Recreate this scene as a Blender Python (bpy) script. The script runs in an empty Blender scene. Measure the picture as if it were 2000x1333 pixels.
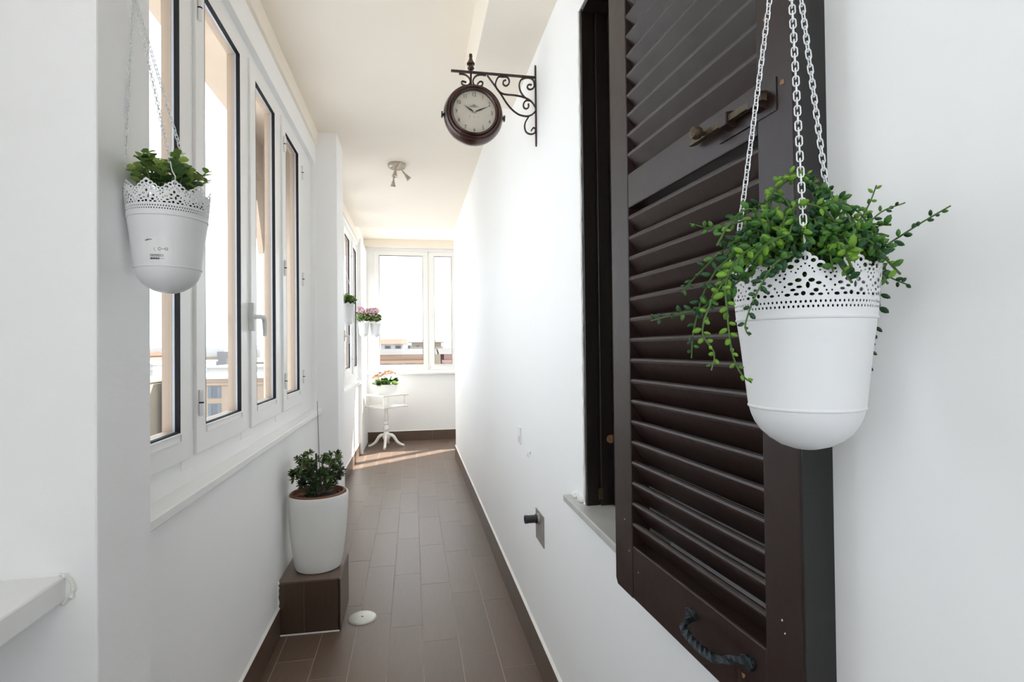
import bpy, math, random
import numpy as np
from mathutils import Vector, Matrix, Euler
PI = math.pi
sc = bpy.context.scene
C = sc.collection

# ---------------------------------------------------------------- camera
CAM_F, CAM_H = 1052.68, 1.36                      # focal length in px of the 2000 px frame, eye height
YAW, PITCH, ROLL = 0.182269, 0.0125885, -0.010967
def cam_basis():
    f = Vector((math.sin(YAW)*math.cos(PITCH), math.cos(YAW)*math.cos(PITCH), math.sin(PITCH)))
    r = Vector((math.cos(YAW), -math.sin(YAW), 0)); u = r.cross(f)
    return f, r*math.cos(ROLL)+u*math.sin(ROLL), u*math.cos(ROLL)-r*math.sin(ROLL)
CF, CR, CU = cam_basis()
cam_data = bpy.data.cameras.new('camera')
cam = bpy.data.objects.new('camera', cam_data); C.objects.link(cam)
cam_data.sensor_width = 36.0; cam_data.lens = 36.0*CAM_F/2000.0
cam_data.clip_start = 0.02; cam_data.clip_end = 9000
m = Matrix((CR, CU, -CF)).transposed().to_4x4(); m.translation = Vector((0, 0, CAM_H))
cam.matrix_world = m
sc.camera = cam
def ray(px, py): return CF + CR*((px-1000)/CAM_F) - CU*((py-666.5)/CAM_F)
def at_y(px, py, y): d = ray(px, py); return Vector((0, 0, CAM_H)) + d*(y/d.y)
def at_d(px, py, dist): return Vector((0, 0, CAM_H)) + ray(px, py)*dist    # dist along the view axis

# ---------------------------------------------------------------- world, sun, exposure
SKY = 0.74
SUN = 4.2
sc.view_settings.view_transform = 'Standard'
sc.view_settings.look = 'None'
sc.view_settings.gamma = 1.0
sc.view_settings.use_curve_mapping = False
sc.view_settings.exposure = 2.37
w = bpy.data.worlds.new('sky'); sc.world = w; w.use_nodes = True
nt = w.node_tree; nt.nodes.clear()
wo = nt.nodes.new('ShaderNodeOutputWorld'); bg = nt.nodes.new('ShaderNodeBackground')
tc = nt.nodes.new('ShaderNodeTexCoord'); mp = nt.nodes.new('ShaderNodeMapping')
mp.inputs['Scale'].default_value = (1.0, 1.0, 2.6)
nz = nt.nodes.new('ShaderNodeTexNoise'); nz.inputs['Scale'].default_value = 2.2; nz.inputs['Detail'].default_value = 6
cr = nt.nodes.new('ShaderNodeValToRGB')
cr.color_ramp.elements[0].position = 0.36; cr.color_ramp.elements[0].color = (0.70, 0.83, 1.0, 1)
cr.color_ramp.elements[1].position = 0.60; cr.color_ramp.elements[1].color = (0.96, 0.98, 1.0, 1)
nt.links.new(tc.outputs['Generated'], mp.inputs['Vector']); nt.links.new(mp.outputs[0], nz.inputs['Vector'])
nt.links.new(nz.outputs['Fac'], cr.inputs[0]); nt.links.new(cr.outputs[0], bg.inputs['Color'])
bg.inputs['Strength'].default_value = SKY
nt.links.new(bg.outputs[0], wo.inputs[0])
sun_d = bpy.data.lights.new('sun', 'SUN'); sun_d.energy = SUN; sun_d.angle = 0.009; sun_d.color = (1.0, 0.965, 0.91)
sun = bpy.data.objects.new('sun', sun_d); C.objects.link(sun)
EL = math.radians(39.0)
sun_dir = Vector((-0.803*math.cos(EL), -0.596*math.cos(EL), -math.sin(EL)))
sun.rotation_euler = sun_dir.to_track_quat('-Z', 'Y').to_euler(); sun.location = (6, 14, 9)
try:
    sc.cycles.max_bounces = 14; sc.cycles.diffuse_bounces = 8; sc.cycles.transparent_max_bounces = 24
    sc.cycles.use_denoising = True
except Exception: pass

# ---------------------------------------------------------------- materials
def mat(name, col, rough=0.5, metal=0.0, var=0.0, vscale=6.0, bump=0.0, bscale=60.0, stretch=(1, 1, 1), rnd=0.0, spec=0.5, col2=None, coat=0.0):
    M = bpy.data.materials.new(name); M.use_nodes = True
    n = M.node_tree; b = n.nodes['Principled BSDF']
    b.inputs['Base Color'].default_value = (*col, 1); b.inputs['Roughness'].default_value = rough
    b.inputs['Metallic'].default_value = metal; b.inputs['Specular IOR Level'].default_value = spec
    b.inputs['Coat Weight'].default_value = coat
    if var or bump or rnd:
        t = n.nodes.new('ShaderNodeTexCoord'); mp = n.nodes.new('ShaderNodeMapping')
        mp.inputs['Scale'].default_value = stretch
        n.links.new(t.outputs['Object'], mp.inputs['Vector'])
    if var or rnd:
        nz = n.nodes.new('ShaderNodeTexNoise'); nz.inputs['Scale'].default_value = vscale; nz.inputs['Detail'].default_value = 5
        n.links.new(mp.outputs[0], nz.inputs['Vector'])
        mix = n.nodes.new('ShaderNodeMix'); mix.data_type = 'RGBA'
        lo = tuple(c*(1-var) for c in col); hi = col2 or tuple(min(1, c*(1+var)) for c in col)
        mix.inputs['A'].default_value = (*lo, 1); mix.inputs['B'].default_value = (*hi, 1)
        n.links.new(nz.outputs['Fac'], mix.inputs['Factor'])
        out = mix.outputs['Result']
        if rnd:
            oi = n.nodes.new('ShaderNodeObjectInfo'); mr = n.nodes.new('ShaderNodeMapRange')
            mr.inputs['To Min'].default_value = 1-rnd; mr.inputs['To Max'].default_value = 1+rnd
            n.links.new(oi.outputs['Random'], mr.inputs['Value'])
            hs = n.nodes.new('ShaderNodeHueSaturation'); n.links.new(mr.outputs[0], hs.inputs['Value'])
            n.links.new(out, hs.inputs['Color']); out = hs.outputs[0]
        n.links.new(out, b.inputs['Base Color'])
    if bump:
        nb = n.nodes.new('ShaderNodeTexNoise'); nb.inputs['Scale'].default_value = bscale; nb.inputs['Detail'].default_value = 4
        n.links.new(mp.outputs[0], nb.inputs['Vector'])
        bp = n.nodes.new('ShaderNodeBump'); bp.inputs['Strength'].default_value = bump; bp.inputs['Distance'].default_value = 0.01
        n.links.new(nb.outputs['Fac'], bp.inputs['Height']); n.links.new(bp.outputs[0], b.inputs['Normal'])
    return M
M = {}
M['plaster'] = mat('white_plaster', (0.93, 0.93, 0.925), 0.55, bump=0.09, bscale=14, var=0.015, vscale=3)
M['plaster_rough'] = mat('hand_trowelled_white_plaster', (0.93, 0.93, 0.932), 0.5, bump=0.22, bscale=9, var=0.02, vscale=4, stretch=(1, 1, 2.2))
M['ceiling'] = mat('ceiling_paint', (0.90, 0.825, 0.72), 0.6, bump=0.04, bscale=12)
M['frame'] = mat('white_lacquered_frame', (0.86, 0.86, 0.85), 0.28, bump=0.0, var=0.01)
M['sill'] = mat('white_sill', (0.88, 0.88, 0.87), 0.3, var=0.02, vscale=9)
M['gasket'] = mat('black_rubber', (0.008, 0.008, 0.009), 0.7, var=0.1, spec=0.2)
M['spacer'] = mat('grey_spacer', (0.36, 0.37, 0.40), 0.4, metal=0.3, var=0.05)
M['outer'] = mat('beige_outer_frame', (0.36, 0.27, 0.20), 0.6, var=0.08)
M['beige'] = mat('beige_outside_plaster', (0.40, 0.31, 0.235), 0.8, var=0.1, bump=0.1, bscale=30)
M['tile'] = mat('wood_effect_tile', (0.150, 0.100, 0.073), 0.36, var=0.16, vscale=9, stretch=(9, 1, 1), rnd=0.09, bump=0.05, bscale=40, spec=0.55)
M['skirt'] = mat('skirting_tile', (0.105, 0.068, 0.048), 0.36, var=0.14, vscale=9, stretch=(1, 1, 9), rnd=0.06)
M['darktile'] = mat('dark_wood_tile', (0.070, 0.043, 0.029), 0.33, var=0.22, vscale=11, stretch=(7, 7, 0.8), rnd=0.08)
M['grout'] = mat('pale_grout', (0.34, 0.285, 0.235), 0.8, var=0.1)
M['caulk'] = mat('white_caulk', (0.82, 0.80, 0.76), 0.6, var=0.04, bump=0.4, bscale=60)
M['shutter'] = mat('brown_gloss_paint', (0.026, 0.0138, 0.0113), 0.33, var=0.18, vscale=7, stretch=(1, 1, 1), bump=0.10, bscale=26, spec=0.42)
M['shutter_edge'] = mat('dark_green_black_edge', (0.014, 0.0135, 0.013), 0.5, var=0.25, bump=0.1, bscale=24)
M['darkwood'] = mat('near_black_wood', (0.016, 0.011, 0.009), 0.32, var=0.2, vscale=10, bump=0.12, bscale=40)
M['chip'] = mat('bare_wood_chip', (0.30, 0.15, 0.075), 0.8, var=0.25, vscale=60)
M['brass'] = mat('old_brass', (0.10, 0.072, 0.042), 0.45, metal=0.55, var=0.4, vscale=60, bump=0.3, bscale=120)
M['iron'] = mat('blue_black_iron', (0.034, 0.047, 0.054), 0.34, metal=0.5, var=0.3, vscale=60, bump=0.25, bscale=150)
M['marble'] = mat('grey_marble', (0.50, 0.50, 0.47), 0.4, var=0.22, vscale=14, bump=0.1, bscale=30)
M['pot'] = mat('white_enamel', (0.76, 0.765, 0.77), 0.38, var=0.01)
M['chain'] = mat('white_zinc_chain', (0.80, 0.81, 0.82), 0.3, metal=0.25, var=0.06, vscale=80)
M['potwhite'] = mat('white_ceramic', (0.80, 0.80, 0.78), 0.42, var=0.02)
M['terra'] = mat('terracotta', (0.20, 0.085, 0.045), 0.75, var=0.2, vscale=30, bump=0.1)
M['soil'] = mat('dark_soil', (0.022, 0.016, 0.012), 0.9, var=0.5, vscale=60, bump=0.8, bscale=120)
M['bronze'] = mat('antique_bronze', (0.020, 0.012, 0.010), 0.30, metal=0.45, var=0.5, vscale=13, col2=(0.085, 0.026, 0.016), spec=0.6, coat=0.3)
M['bracket'] = mat('brown_iron_bracket', (0.050, 0.032, 0.026), 0.42, metal=0.4, var=0.3, vscale=40)
M['dial'] = mat('aged_dial_paper', (0.56, 0.52, 0.44), 0.6, var=0.12, vscale=16)
M['ink'] = mat('faded_ink', (0.03, 0.025, 0.022), 0.7, var=0.2)
M['inkpale'] = mat('pale_ink', (0.27, 0.235, 0.20), 0.7, var=0.2)
M['nickel'] = mat('brushed_nickel', (0.50, 0.45, 0.38), 0.36, metal=0.75, var=0.1)
M['steel'] = mat('steel_plate', (0.36, 0.33, 0.31), 0.42, metal=0.5, var=0.15, vscale=20)
M['pipe'] = mat('black_pipe', (0.018, 0.024, 0.028), 0.4, var=0.3, vscale=60)
M['disc'] = mat('worn_steel_disc', (0.60, 0.60, 0.57), 0.38, metal=0.25, var=0.14, vscale=30)
M['plastic'] = mat('white_plastic', (0.84, 0.84, 0.83), 0.35, var=0.01)
M['greyplastic'] = mat('light_grey_handle', (0.66, 0.67, 0.65), 0.35, var=0.02)
M['tablewhite'] = mat('white_painted_wood', (0.82, 0.82, 0.80), 0.42, var=0.02)
def leafmat(name, col, rough=0.38, var=0.25, trans=0.0):
    M_ = mat(name, col, rough, var=var, vscale=40, rnd=0.18, spec=0.4)
    n = M_.node_tree; b = n.nodes['Principled BSDF']; o = next(x for x in n.nodes if x.type == 'OUTPUT_MATERIAL')
    t = n.nodes.new('ShaderNodeBsdfTranslucent'); mx = n.nodes.new('ShaderNodeMixShader'); mx.inputs[0].default_value = trans or 0.3
    n.links.new(b.inputs['Base Color'].links[0].from_socket, t.inputs['Color'])
    n.links.new(b.outputs[0], mx.inputs[1]); n.links.new(t.outputs[0], mx.inputs[2]); n.links.new(mx.outputs[0], o.inputs[0])
    return M_
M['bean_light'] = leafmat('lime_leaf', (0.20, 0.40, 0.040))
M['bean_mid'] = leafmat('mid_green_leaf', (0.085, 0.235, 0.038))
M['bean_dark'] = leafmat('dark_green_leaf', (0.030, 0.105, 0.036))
M['stem_g'] = leafmat('green_stem', (0.095, 0.175, 0.045))
M['euc_light'] = leafmat('pale_round_leaf', (0.54, 0.66, 0.23), trans=0.42)
M['euc_mid'] = leafmat('mid_round_leaf', (0.34, 0.49, 0.145), trans=0.42)
M['euc_dark'] = leafmat('deep_round_leaf', (0.10, 0.19, 0.065))
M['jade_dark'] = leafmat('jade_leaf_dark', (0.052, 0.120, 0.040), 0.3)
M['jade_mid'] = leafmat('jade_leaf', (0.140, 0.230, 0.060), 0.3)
M['bark'] = mat('grey_brown_bark', (0.145, 0.105, 0.080), 0.8, var=0.3, vscale=50)
M['stake'] = mat('dark_red_stake', (0.045, 0.014, 0.014), 0.5, var=0.2)
M['wire'] = mat('grey_wire', (0.10, 0.10, 0.10), 0.5, var=0.1)
M['pink'] = mat('pink_petal', (0.76, 0.42, 0.52), 0.6, var=0.25, vscale=50, col2=(0.90, 0.72, 0.76))
M['peach'] = mat('peach_petal', (0.62, 0.30, 0.17), 0.6, var=0.25, vscale=60, col2=(0.82, 0.60, 0.42))
def flat(name, col, rough=0.85, var=0.1, vscale=0.4): return mat(name, col, rough, var=var, vscale=vscale, spec=0.2)
M['b_cream'] = flat('cream_facade', (0.235, 0.200, 0.150))
M['b_peach'] = flat('peach_facade', (0.255, 0.190, 0.140))
M['b_orange'] = flat('orange_facade', (0.25, 0.165, 0.115))
M['b_pink'] = flat('pink_facade', (0.235, 0.140, 0.120))
M['b_white'] = flat('white_facade', (0.42, 0.42, 0.41))
M['b_grey'] = flat('grey_facade', (0.14, 0.14, 0.145))
M['b_roof'] = flat('grey_tile_roof', (0.100, 0.095, 0.090))
M['b_red'] = flat('red_tile_roof', (0.190, 0.095, 0.066))
M['b_win'] = flat('dull_blue_shutter', (0.105, 0.120, 0.135))
M['b_pane'] = mat('dark_house_pane', (0.05, 0.058, 0.068), 0.25, var=0.1)
M['ground'] = flat('pale_bounce_ground', (0.54, 0.55, 0.565), vscale=0.02)  # albedo raised so the ground bounces daylight up onto the ceiling
M['hill'] = flat('haze_tinted_hills', (0.150, 0.180, 0.215), vscale=0.004)  # distance haze is put into this base colour
# window glass: clear with a fresnel sheen, the same for every ray
g = bpy.data.materials.new('window_glass'); g.use_nodes = True; n = g.node_tree; n.nodes.clear()
o = n.nodes.new('ShaderNodeOutputMaterial'); mx = n.nodes.new('ShaderNodeMixShader'); tr = n.nodes.new('ShaderNodeBsdfTransparent')
gl = n.nodes.new('ShaderNodeBsdfGlossy'); gl.inputs['Roughness'].default_value = 0.0; lw = n.nodes.new('ShaderNodeLayerWeight'); lw.inputs['Blend'].default_value = 0.5; pw = n.nodes.new('ShaderNodeMath'); pw.operation = 'POWER'; pw.inputs[1].default_value = 6.0; fr = n.nodes.new('ShaderNodeMath'); fr.operation = 'MULTIPLY_ADD'; fr.inputs[1].default_value = 0.28; fr.inputs[2].default_value = 0.02; n.links.new(lw.outputs['Facing'], pw.inputs[0]); n.links.new(pw.outputs[0], fr.inputs[0])
tr.inputs['Color'].default_value = (0.97, 0.98, 0.98, 1)
n.links.new(fr.outputs[0], mx.inputs[0]); n.links.new(tr.outputs[0], mx.inputs[1]); n.links.new(gl.outputs[0], mx.inputs[2]); n.links.new(mx.outputs[0], o.inputs[0])
M['glass'] = g

# ---------------------------------------------------------------- mesh helpers
class MB:
    def __init__(s): s.v = []; s.f = []; s.mi = []; s.cur = 0
    def add(s, verts, faces):
        b = len(s.v); s.v += [tuple(p) for p in verts]
        s.f += [tuple(i+b for i in f) for f in faces]; s.mi += [s.cur]*len(faces); return s
    def box(s, x0, x1, y0, y1, z0, z1):
        return s.add([(x0,y0,z0),(x1,y0,z0),(x1,y1,z0),(x0,y1,z0),(x0,y0,z1),(x1,y0,z1),(x1,y1,z1),(x0,y1,z1)],
                     [(0,3,2,1),(4,5,6,7),(0,1,5,4),(1,2,6,5),(2,3,7,6),(3,0,4,7)])
    def ring(s, u0, u1, z0, z1, t, y0, y1, t2=None):
        # rectangular frame in the XZ plane, border t wide (t2: left,right,bottom,top), from depth y0 to y1
        l, r, b, tp = t2 or (t, t, t, t)
        O = [(u0,z0),(u1,z0),(u1,z1),(u0,z1)]; I = [(u0+l,z0+b),(u1-r,z0+b),(u1-r,z1-tp),(u0+l,z1-tp)]
        V = [(p[0],y,p[1]) for y in (y0, y1) for p in O+I]
        F = []
        for k in range(4):
            j = (k+1) % 4
            F += [(k,j,4+j,4+k), (8+k,12+k,12+j,8+j), (k,8+k,8+j,j), (4+k,4+j,12+j,12+k)]
        return s.add(V, F)
    def prism(s, poly, a, b, axis='y'):
        # poly: list of 2D points, extruded along axis from a to b
        n = len(poly)
        def P(p, t): return {'y': (p[0], t, p[1]), 'x': (t, p[0], p[1]), 'z': (p[0], p[1], t)}[axis]
        return s.add([P(p, a) for p in poly]+[P(p, b) for p in poly],
                     [tuple(range(n))[::-1], tuple(range(n, 2*n))]+[(k, (k+1) % n, n+(k+1) % n, n+k) for k in range(n)])
    def lathe(s, prof, seg=32, axis='z', c=(0, 0, 0), cap=True):
        V = []; F = []; n = len(prof)
        for k in range(seg):
            a = 2*PI*k/seg; ca, sa = math.cos(a), math.sin(a)
            for r, h in prof:
                p = {'z': (r*ca, r*sa, h), 'y': (r*ca, h, r*sa), 'x': (h, r*ca, r*sa)}[axis]
                V.append((p[0]+c[0], p[1]+c[1], p[2]+c[2]))
        for k in range(seg):
            j = (k+1) % seg
            for i in range(n-1):
                F.append((k*n+i, j*n+i, j*n+i+1, k*n+i+1))
        if cap:
            if prof[0][0] > 1e-6: F.append(tuple(k*n for k in range(seg))[::-1])
            if prof[-1][0] > 1e-6: F.append(tuple(k*n+n-1 for k in range(seg)))
        return s.add(V, F)
    def tube(s, pts, r, seg=8, r1=None, closed=False, flat=1.0, twist=0.0, up=None):
        pts = [Vector(p) for p in pts]; n = len(pts); V = []; F = []
        ref = Vector(up) if up else None; prev = None
        for i, p in enumerate(pts):
            if closed: d = pts[(i+1) % n]-pts[i-1]
            else: d = pts[min(i+1, n-1)]-pts[max(i-1, 0)]
            d.normalize()
            if ref is not None: a = ref - d*ref.dot(d)
            elif prev is not None: a = prev - d*prev.dot(d)
            else: a = d.orthogonal()
            a.normalize(); b = d.cross(a); prev = a
            if isinstance(r, (list, tuple)): rr = r[i]
            else: rr = r if r1 is None else r+(r1-r)*i/max(1, n-1)
            for k in range(seg):
                t = 2*PI*k/seg + twist*i
                V.append(p + a*math.cos(t)*rr*flat + b*math.sin(t)*rr)
        m = n if closed else n-1
        for i in range(m):
            j = (i+1) % n
            for k in range(seg):
                l = (k+1) % seg
                F.append((i*seg+k, i*seg+l, j*seg+l, j*seg+k))
        if not closed: F += [tuple(range(seg))[::-1], tuple((n-1)*seg+k for k in range(seg))]
        return s.add(V, F)
    def mesh(s, name, mats, smooth=False):
        me = bpy.data.meshes.new(name); me.from_pydata(s.v, [], s.f)
        for mm in (mats if isinstance(mats, (list, tuple)) else [mats]): me.materials.append(M[mm] if isinstance(mm, str) else mm)
        if any(s.mi): me.polygons.foreach_set('material_index', s.mi)
        if smooth: me.polygons.foreach_set('use_smooth', [True]*len(me.polygons))
        me.update()
        return me
    def obj(s, name, mats, parent=None, smooth=False, bevel=0, loc=None, rot=None):
        o = bpy.data.objects.new(name, s.mesh(name, mats, smooth)); C.objects.link(o)
        if parent: o.parent = parent
        if loc is not None: o.location = loc
        if rot is not None: o.rotation_euler = rot
        if bevel:
            b = o.modifiers.new('soft_edges', 'BEVEL'); b.width = bevel; b.segments = 2; b.limit_method = 'ANGLE'; b.angle_limit = 0.6
        if smooth: sharp(o)
        return o
def sharp(o, ang=0.7):
    try: o.data.set_sharp_from_angle(angle=ang)
    except Exception: pass
def link_mesh(name, me, parent, loc=(0, 0, 0), rot=None, scale=None):
    o = bpy.data.objects.new(name, me); C.objects.link(o); o.parent = parent; o.location = loc
    if rot is not None:
        o.rotation_euler = rot if not hasattr(rot, 'to_euler') else rot.to_euler()
    if scale is not None: o.scale = scale if hasattr(scale, '__len__') else (scale,)*3
    return o
def tag(o, label, cat, group=None):
    o['label'] = label; o['category'] = cat
    if group: o['group'] = group
    return o
def thing(name, label, cat, loc=(0, 0, 0), rot=(0, 0, 0), group=None):
    o = bpy.data.objects.new(name, None); C.objects.link(o); o.location = loc; o.rotation_euler = rot
    o.empty_display_size = 0.05
    return tag(o, label, cat, group)
def struct(o, label=None, cat=None):
    o['kind'] = 'structure'
    if label: o['label'] = label
    if cat: o['category'] = cat
    return o
def wall_mesh(a0, a1, z0, z1, holes, t0, t1, axis):
    # slab with rectangular holes; axis 'x': plane facing x, a = y ; axis 'y': plane facing y, a = x
    A = sorted({a0, a1, *[h[0] for h in holes], *[h[1] for h in holes]}); Z = sorted({z0, z1, *[h[2] for h in holes], *[h[3] for h in holes]})
    def P(a, z, t): return (t, a, z) if axis == 'x' else (a, t, z)
    idx = {}; V = []; F = []
    def v(i, j, k):
        if (i, j, k) not in idx: idx[(i, j, k)] = len(V); V.append(P(A[i], Z[j], (t0, t1)[k]))
        return idx[(i, j, k)]
    na, nz_ = len(A)-1, len(Z)-1
    def solid(i, j):
        if not (0 <= i < na and 0 <= j < nz_): return False
        ca, cz = (A[i]+A[i+1])/2, (Z[j]+Z[j+1])/2
        return not any(h[0] < ca < h[1] and h[2] < cz < h[3] for h in holes)
    for i in range(na):
        for j in range(nz_):
            if not solid(i, j): continue
            F.append((v(i,j,0), v(i+1,j,0), v(i+1,j+1,0), v(i,j+1,0))); F.append((v(i,j,1), v(i,j+1,1), v(i+1,j+1,1), v(i+1,j,1)))
            for di, dj, e in ((-1,0,((i,j),(i,j+1))),(1,0,((i+1,j+1),(i+1,j))),(0,-1,((i+1,j),(i,j))),(0,1,((i,j+1),(i+1,j+1)))):
                if not solid(i+di, j+dj):
                    (a, b), (c, d) = e
                    F.append((v(a,b,0), v(c,d,0), v(c,d,1), v(a,b,1)))
    return MB().add(V, F)
def recalc(o):
    import bmesh
    bm = bmesh.new(); bm.from_mesh(o.data); bmesh.ops.recalc_face_normals(bm, faces=bm.faces); bm.to_mesh(o.data); bm.free()
    return o

# ================================================================ SETTING
CEIL = 2.84
# floor: grout bed with single plank tiles on it
fl = struct(MB().box(-1.02, 2.45, -1.65, 8.35, -0.12, -0.0007).obj('floor', 'grout'), 'brown wood-effect plank tile floor with pale grout')
JX = [-0.753, -0.596, -0.437, -0.279, -0.119, 0.035, 0.200, 0.361, 0.514]
OFF = [2.36, 2.51, 2.354, 2.86, 2.708, 2.548, 2.40, 2.28]
TL = 0.622; GAP = 0.004
tile_cache = {}
def tile(x0, x1, y0, y1, mname='tile', nm='tile', parent=fl, z=0.0, h=0.006):
    key = (round(x1-x0, 3), round(y1-y0, 3), mname)
    if key not in tile_cache:
        a, b = (x1-x0)/2-GAP/2, (y1-y0)/2-GAP/2
        tile_cache[key] = MB().prism([(-a,-b),(a,-b),(a,b),(-a,b)], -h, 0, 'z').mesh(nm, mname)
    return link_mesh(nm, tile_cache[key], parent, ((x0+x1)/2, (y0+y1)/2, z))
for c in range(8):
    ymax = 8.14
    k = math.floor((-1.6-OFF[c])/TL); y = OFF[c]+k*TL
    while y < ymax:
        a, b = max(y, -1.6), min(y+TL, ymax)
        if b-a > 0.02: tile(JX[c], JX[c+1], a, b)
        y += TL
x = 0.514
for c in range(12):
    y = 6.80 - (c*0.15 % TL) - TL
    while y < 8.14:
        a, b = max(y, 6.79), min(y+TL, 8.14)
        if b-a > 0.02: tile(x, x+0.157, a, b)
        y += TL
    x += 0.157
# walls
WR, WL, WL2 = 0.52, -0.64, -0.69
OPEN = (1.04, 1.605, 0.868, 2.412)
wr = struct(recalc(wall_mesh(-1.65, 6.77, 0, 3.05, [OPEN], WR, WR+0.34, 'x').obj('wall_right', 'plaster')), 'long white plastered wall on the right with the shuttered opening')
struct(MB().box(0.86, 2.45, 6.62, 6.77, 0, 3.05).obj('wall_return', 'plaster'), 'white wall behind the corner where the corridor turns right')
struct(MB().box(2.30, 2.45, 6.77, 8.35, 0, 3.05).obj('wall_end', 'plaster'), 'white end wall round the corner')
W1 = (1.17, 3.80, 0.935, 2.623)
wl = struct(recalc(wall_mesh(1.0, 4.0, 0, 3.05, [W1], -0.86, WL, 'x').obj('wall_left', 'plaster')), 'white parapet wall under the first row of windows')
W2 = (4.16, 7.22, 0.93, 2.70)
struct(recalc(wall_mesh(4.0, 8.35, 0, 3.05, [W2], -0.91, WL2, 'x').obj('wall_left_far', 'plaster')), 'white parapet wall under the far left windows')
W0 = (-1.40, 0.10, 0.965, 2.623)
struct(recalc(wall_mesh(-1.65, 1.0, 0, 3.05, [W0], -1.02, -0.78, 'x').obj('wall_left_near', 'plaster_rough')), 'white wall under the nearest left window')
struct(MB().box(-1.02, -0.505, 0.985, 1.168, 0, 3.05).obj('wall_pier_near', 'plaster_rough', bevel=0.004), 'rough white pier carrying a hanging planter beside the nearest sill')
struct(MB().box(-0.90, -0.500, 3.82, 4.15, 0, 3.05).obj('wall_pier_middle', 'plaster', bevel=0.004), 'white pier between the two rows of left windows')
W3 = (-0.655, 2.02, 0.985, 2.86)
struct(recalc(wall_mesh(-0.91, 2.45, 0, 3.05, [W3], 8.15, 8.36, 'y').obj('wall_far', 'plaster')), 'white wall under the window at the far end')
WB = (-0.45, 0.40, 0.985, 2.60)  # opening for the added fill-light window
struct(recalc(wall_mesh(-1.05, 0.86, 0, 3.05, [WB], -1.80, -1.65, 'y').obj('wall_back', 'plaster')), 'white wall behind the viewer')
struct(MB().prism([(-1.05,-1.8),(0.9,-1.8),(0.9,6.72),(-1.05,6.72)], CEIL, 3.12, 'z').obj('ceiling', 'ceiling'), 'off-white painted ceiling of the corridor')
struct(MB().box(-0.95, 2.5, 6.72, 8.4, 2.975, 3.12).obj('ceiling_far', 'ceiling'), 'slightly higher white ceiling at the far end')
struct(MB().box(0.277, 0.53, -1.65, 2.75, 2.605, CEIL+0.02).obj('trim_1', 'ceiling', bevel=0.003), 'boxed soffit along the right wall above the clock')
struct(MB().box(-0.66, -0.622, 1.168, 3.82, 2.748, CEIL+0.01).obj('trim_2', 'ceiling', bevel=0.004), 'ceiling cornice above the first row of windows')
struct(MB().box(-0.70, -0.672, 4.15, 8.15, 2.748, CEIL+0.01).obj('trim_3', 'ceiling', bevel=0.004), 'ceiling cornice above the far left windows')
struct(MB().box(-0.69, 2.3, 8.09, 8.16, 2.865, 2.985).obj('trim_4', 'ceiling', bevel=0.004), 'roller box above the far window')
struct(MB().box(-0.74, -0.655, 7.24, 8.15, 0.0, 2.80).obj('wall_pilaster', 'plaster', bevel=0.003), 'white pilaster in the far left corner')
# baseboards of single skirting tiles
def baseboard(name, axis, t0, t1, a0, a1, label, h=0.146, first=0.31):
    P = (lambda a, b: (t0, t1, a, b)) if axis == 'y' else (lambda a, b: (a, b, t0, t1))
    x0, x1, y0, y1 = P(a0, a1)
    e = 0.0015
    root = MB().box(x0+(e if axis == 'y' else 0), x1-(e if axis == 'y' else 0), y0+(e if axis == 'x' else 0), y1-(e if axis == 'x' else 0), 0.0, h-0.002).obj(name, 'grout'); struct(root, label)
    a = a0; s = first
    while a < a1-0.01:
        b = min(a+s, a1); s = TL
        x0, x1, y0, y1 = P(a+0.001, b-0.001)
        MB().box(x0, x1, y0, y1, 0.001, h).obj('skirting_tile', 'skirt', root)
        a = b
    x0, x1, y0, y1 = P(a0, a1)
    if axis == 'y': MB().prism([(t0, h), (t1, h), (t1 if t0 < 0 else t1, h+0.007), (t0, h+0.007)] if False else [(t0, h-0.0005), (t1, h-0.0005), ((t1 if t1 > 0.3 else t0), h+0.008)], a0, a1, 'y').obj('caulk_line', 'caulk', root)
    else: MB().prism([(t0, h-0.0005), (t1, h-0.0005), (t1, h+0.008)], a0, a1, 'x').obj('caulk_line', 'caulk', root)
    return root
baseboard('baseboard_right', 'y', WR-0.011, WR, -1.65, 6.77, 'brown tile skirting along the right wall')
baseboard('baseboard_left', 'y', WL, WL+0.011, 1.17, 2.74, 'brown tile skirting on the left in front of the step', h=0.135)
baseboard('baseboard_left_middle', 'y', WL, WL+0.011, 3.065, 3.82, 'brown tile skirting on the left behind the step', h=0.135)
baseboard('baseboard_left_far', 'y', WL2, WL2+0.010, 4.15, 8.15, 'brown tile skirting along the far left wall')
baseboard('baseboard_far', 'x', 8.139, 8.15, -0.655, 2.3, 'brown tile skirting under the far window')
baseboard('baseboard_corner', 'x', 6.77, 6.781, 0.51, 2.3, 'brown tile skirting round the corner')
# step box clad in tiles
stp = thing('tiled_step', 'low box step clad in dark brown tile beside the left wall', 'step', (-0.5, 2.90, 0))
def loc_to(o, p): o.location = Vector(p) - o.parent.location; return o
MB().box(-0.136, 0.138, -0.158, 0.160, 0.0, 0.246).obj('core', 'grout', stp)
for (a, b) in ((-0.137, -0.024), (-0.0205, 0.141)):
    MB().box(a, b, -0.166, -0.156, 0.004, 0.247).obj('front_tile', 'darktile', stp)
yy = -0.166
while yy < 0.15:
    b = min(yy+TL, 0.165)
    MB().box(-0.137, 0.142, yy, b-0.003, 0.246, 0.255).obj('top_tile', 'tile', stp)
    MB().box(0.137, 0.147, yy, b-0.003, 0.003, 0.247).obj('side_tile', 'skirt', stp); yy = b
MB().tube([(-0.137, -0.169, 0.005), (0.14, -0.167, 0.002)], 0.004, 6).obj('grout_bead', 'caulk', stp)
rb = random.Random(3)
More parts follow.
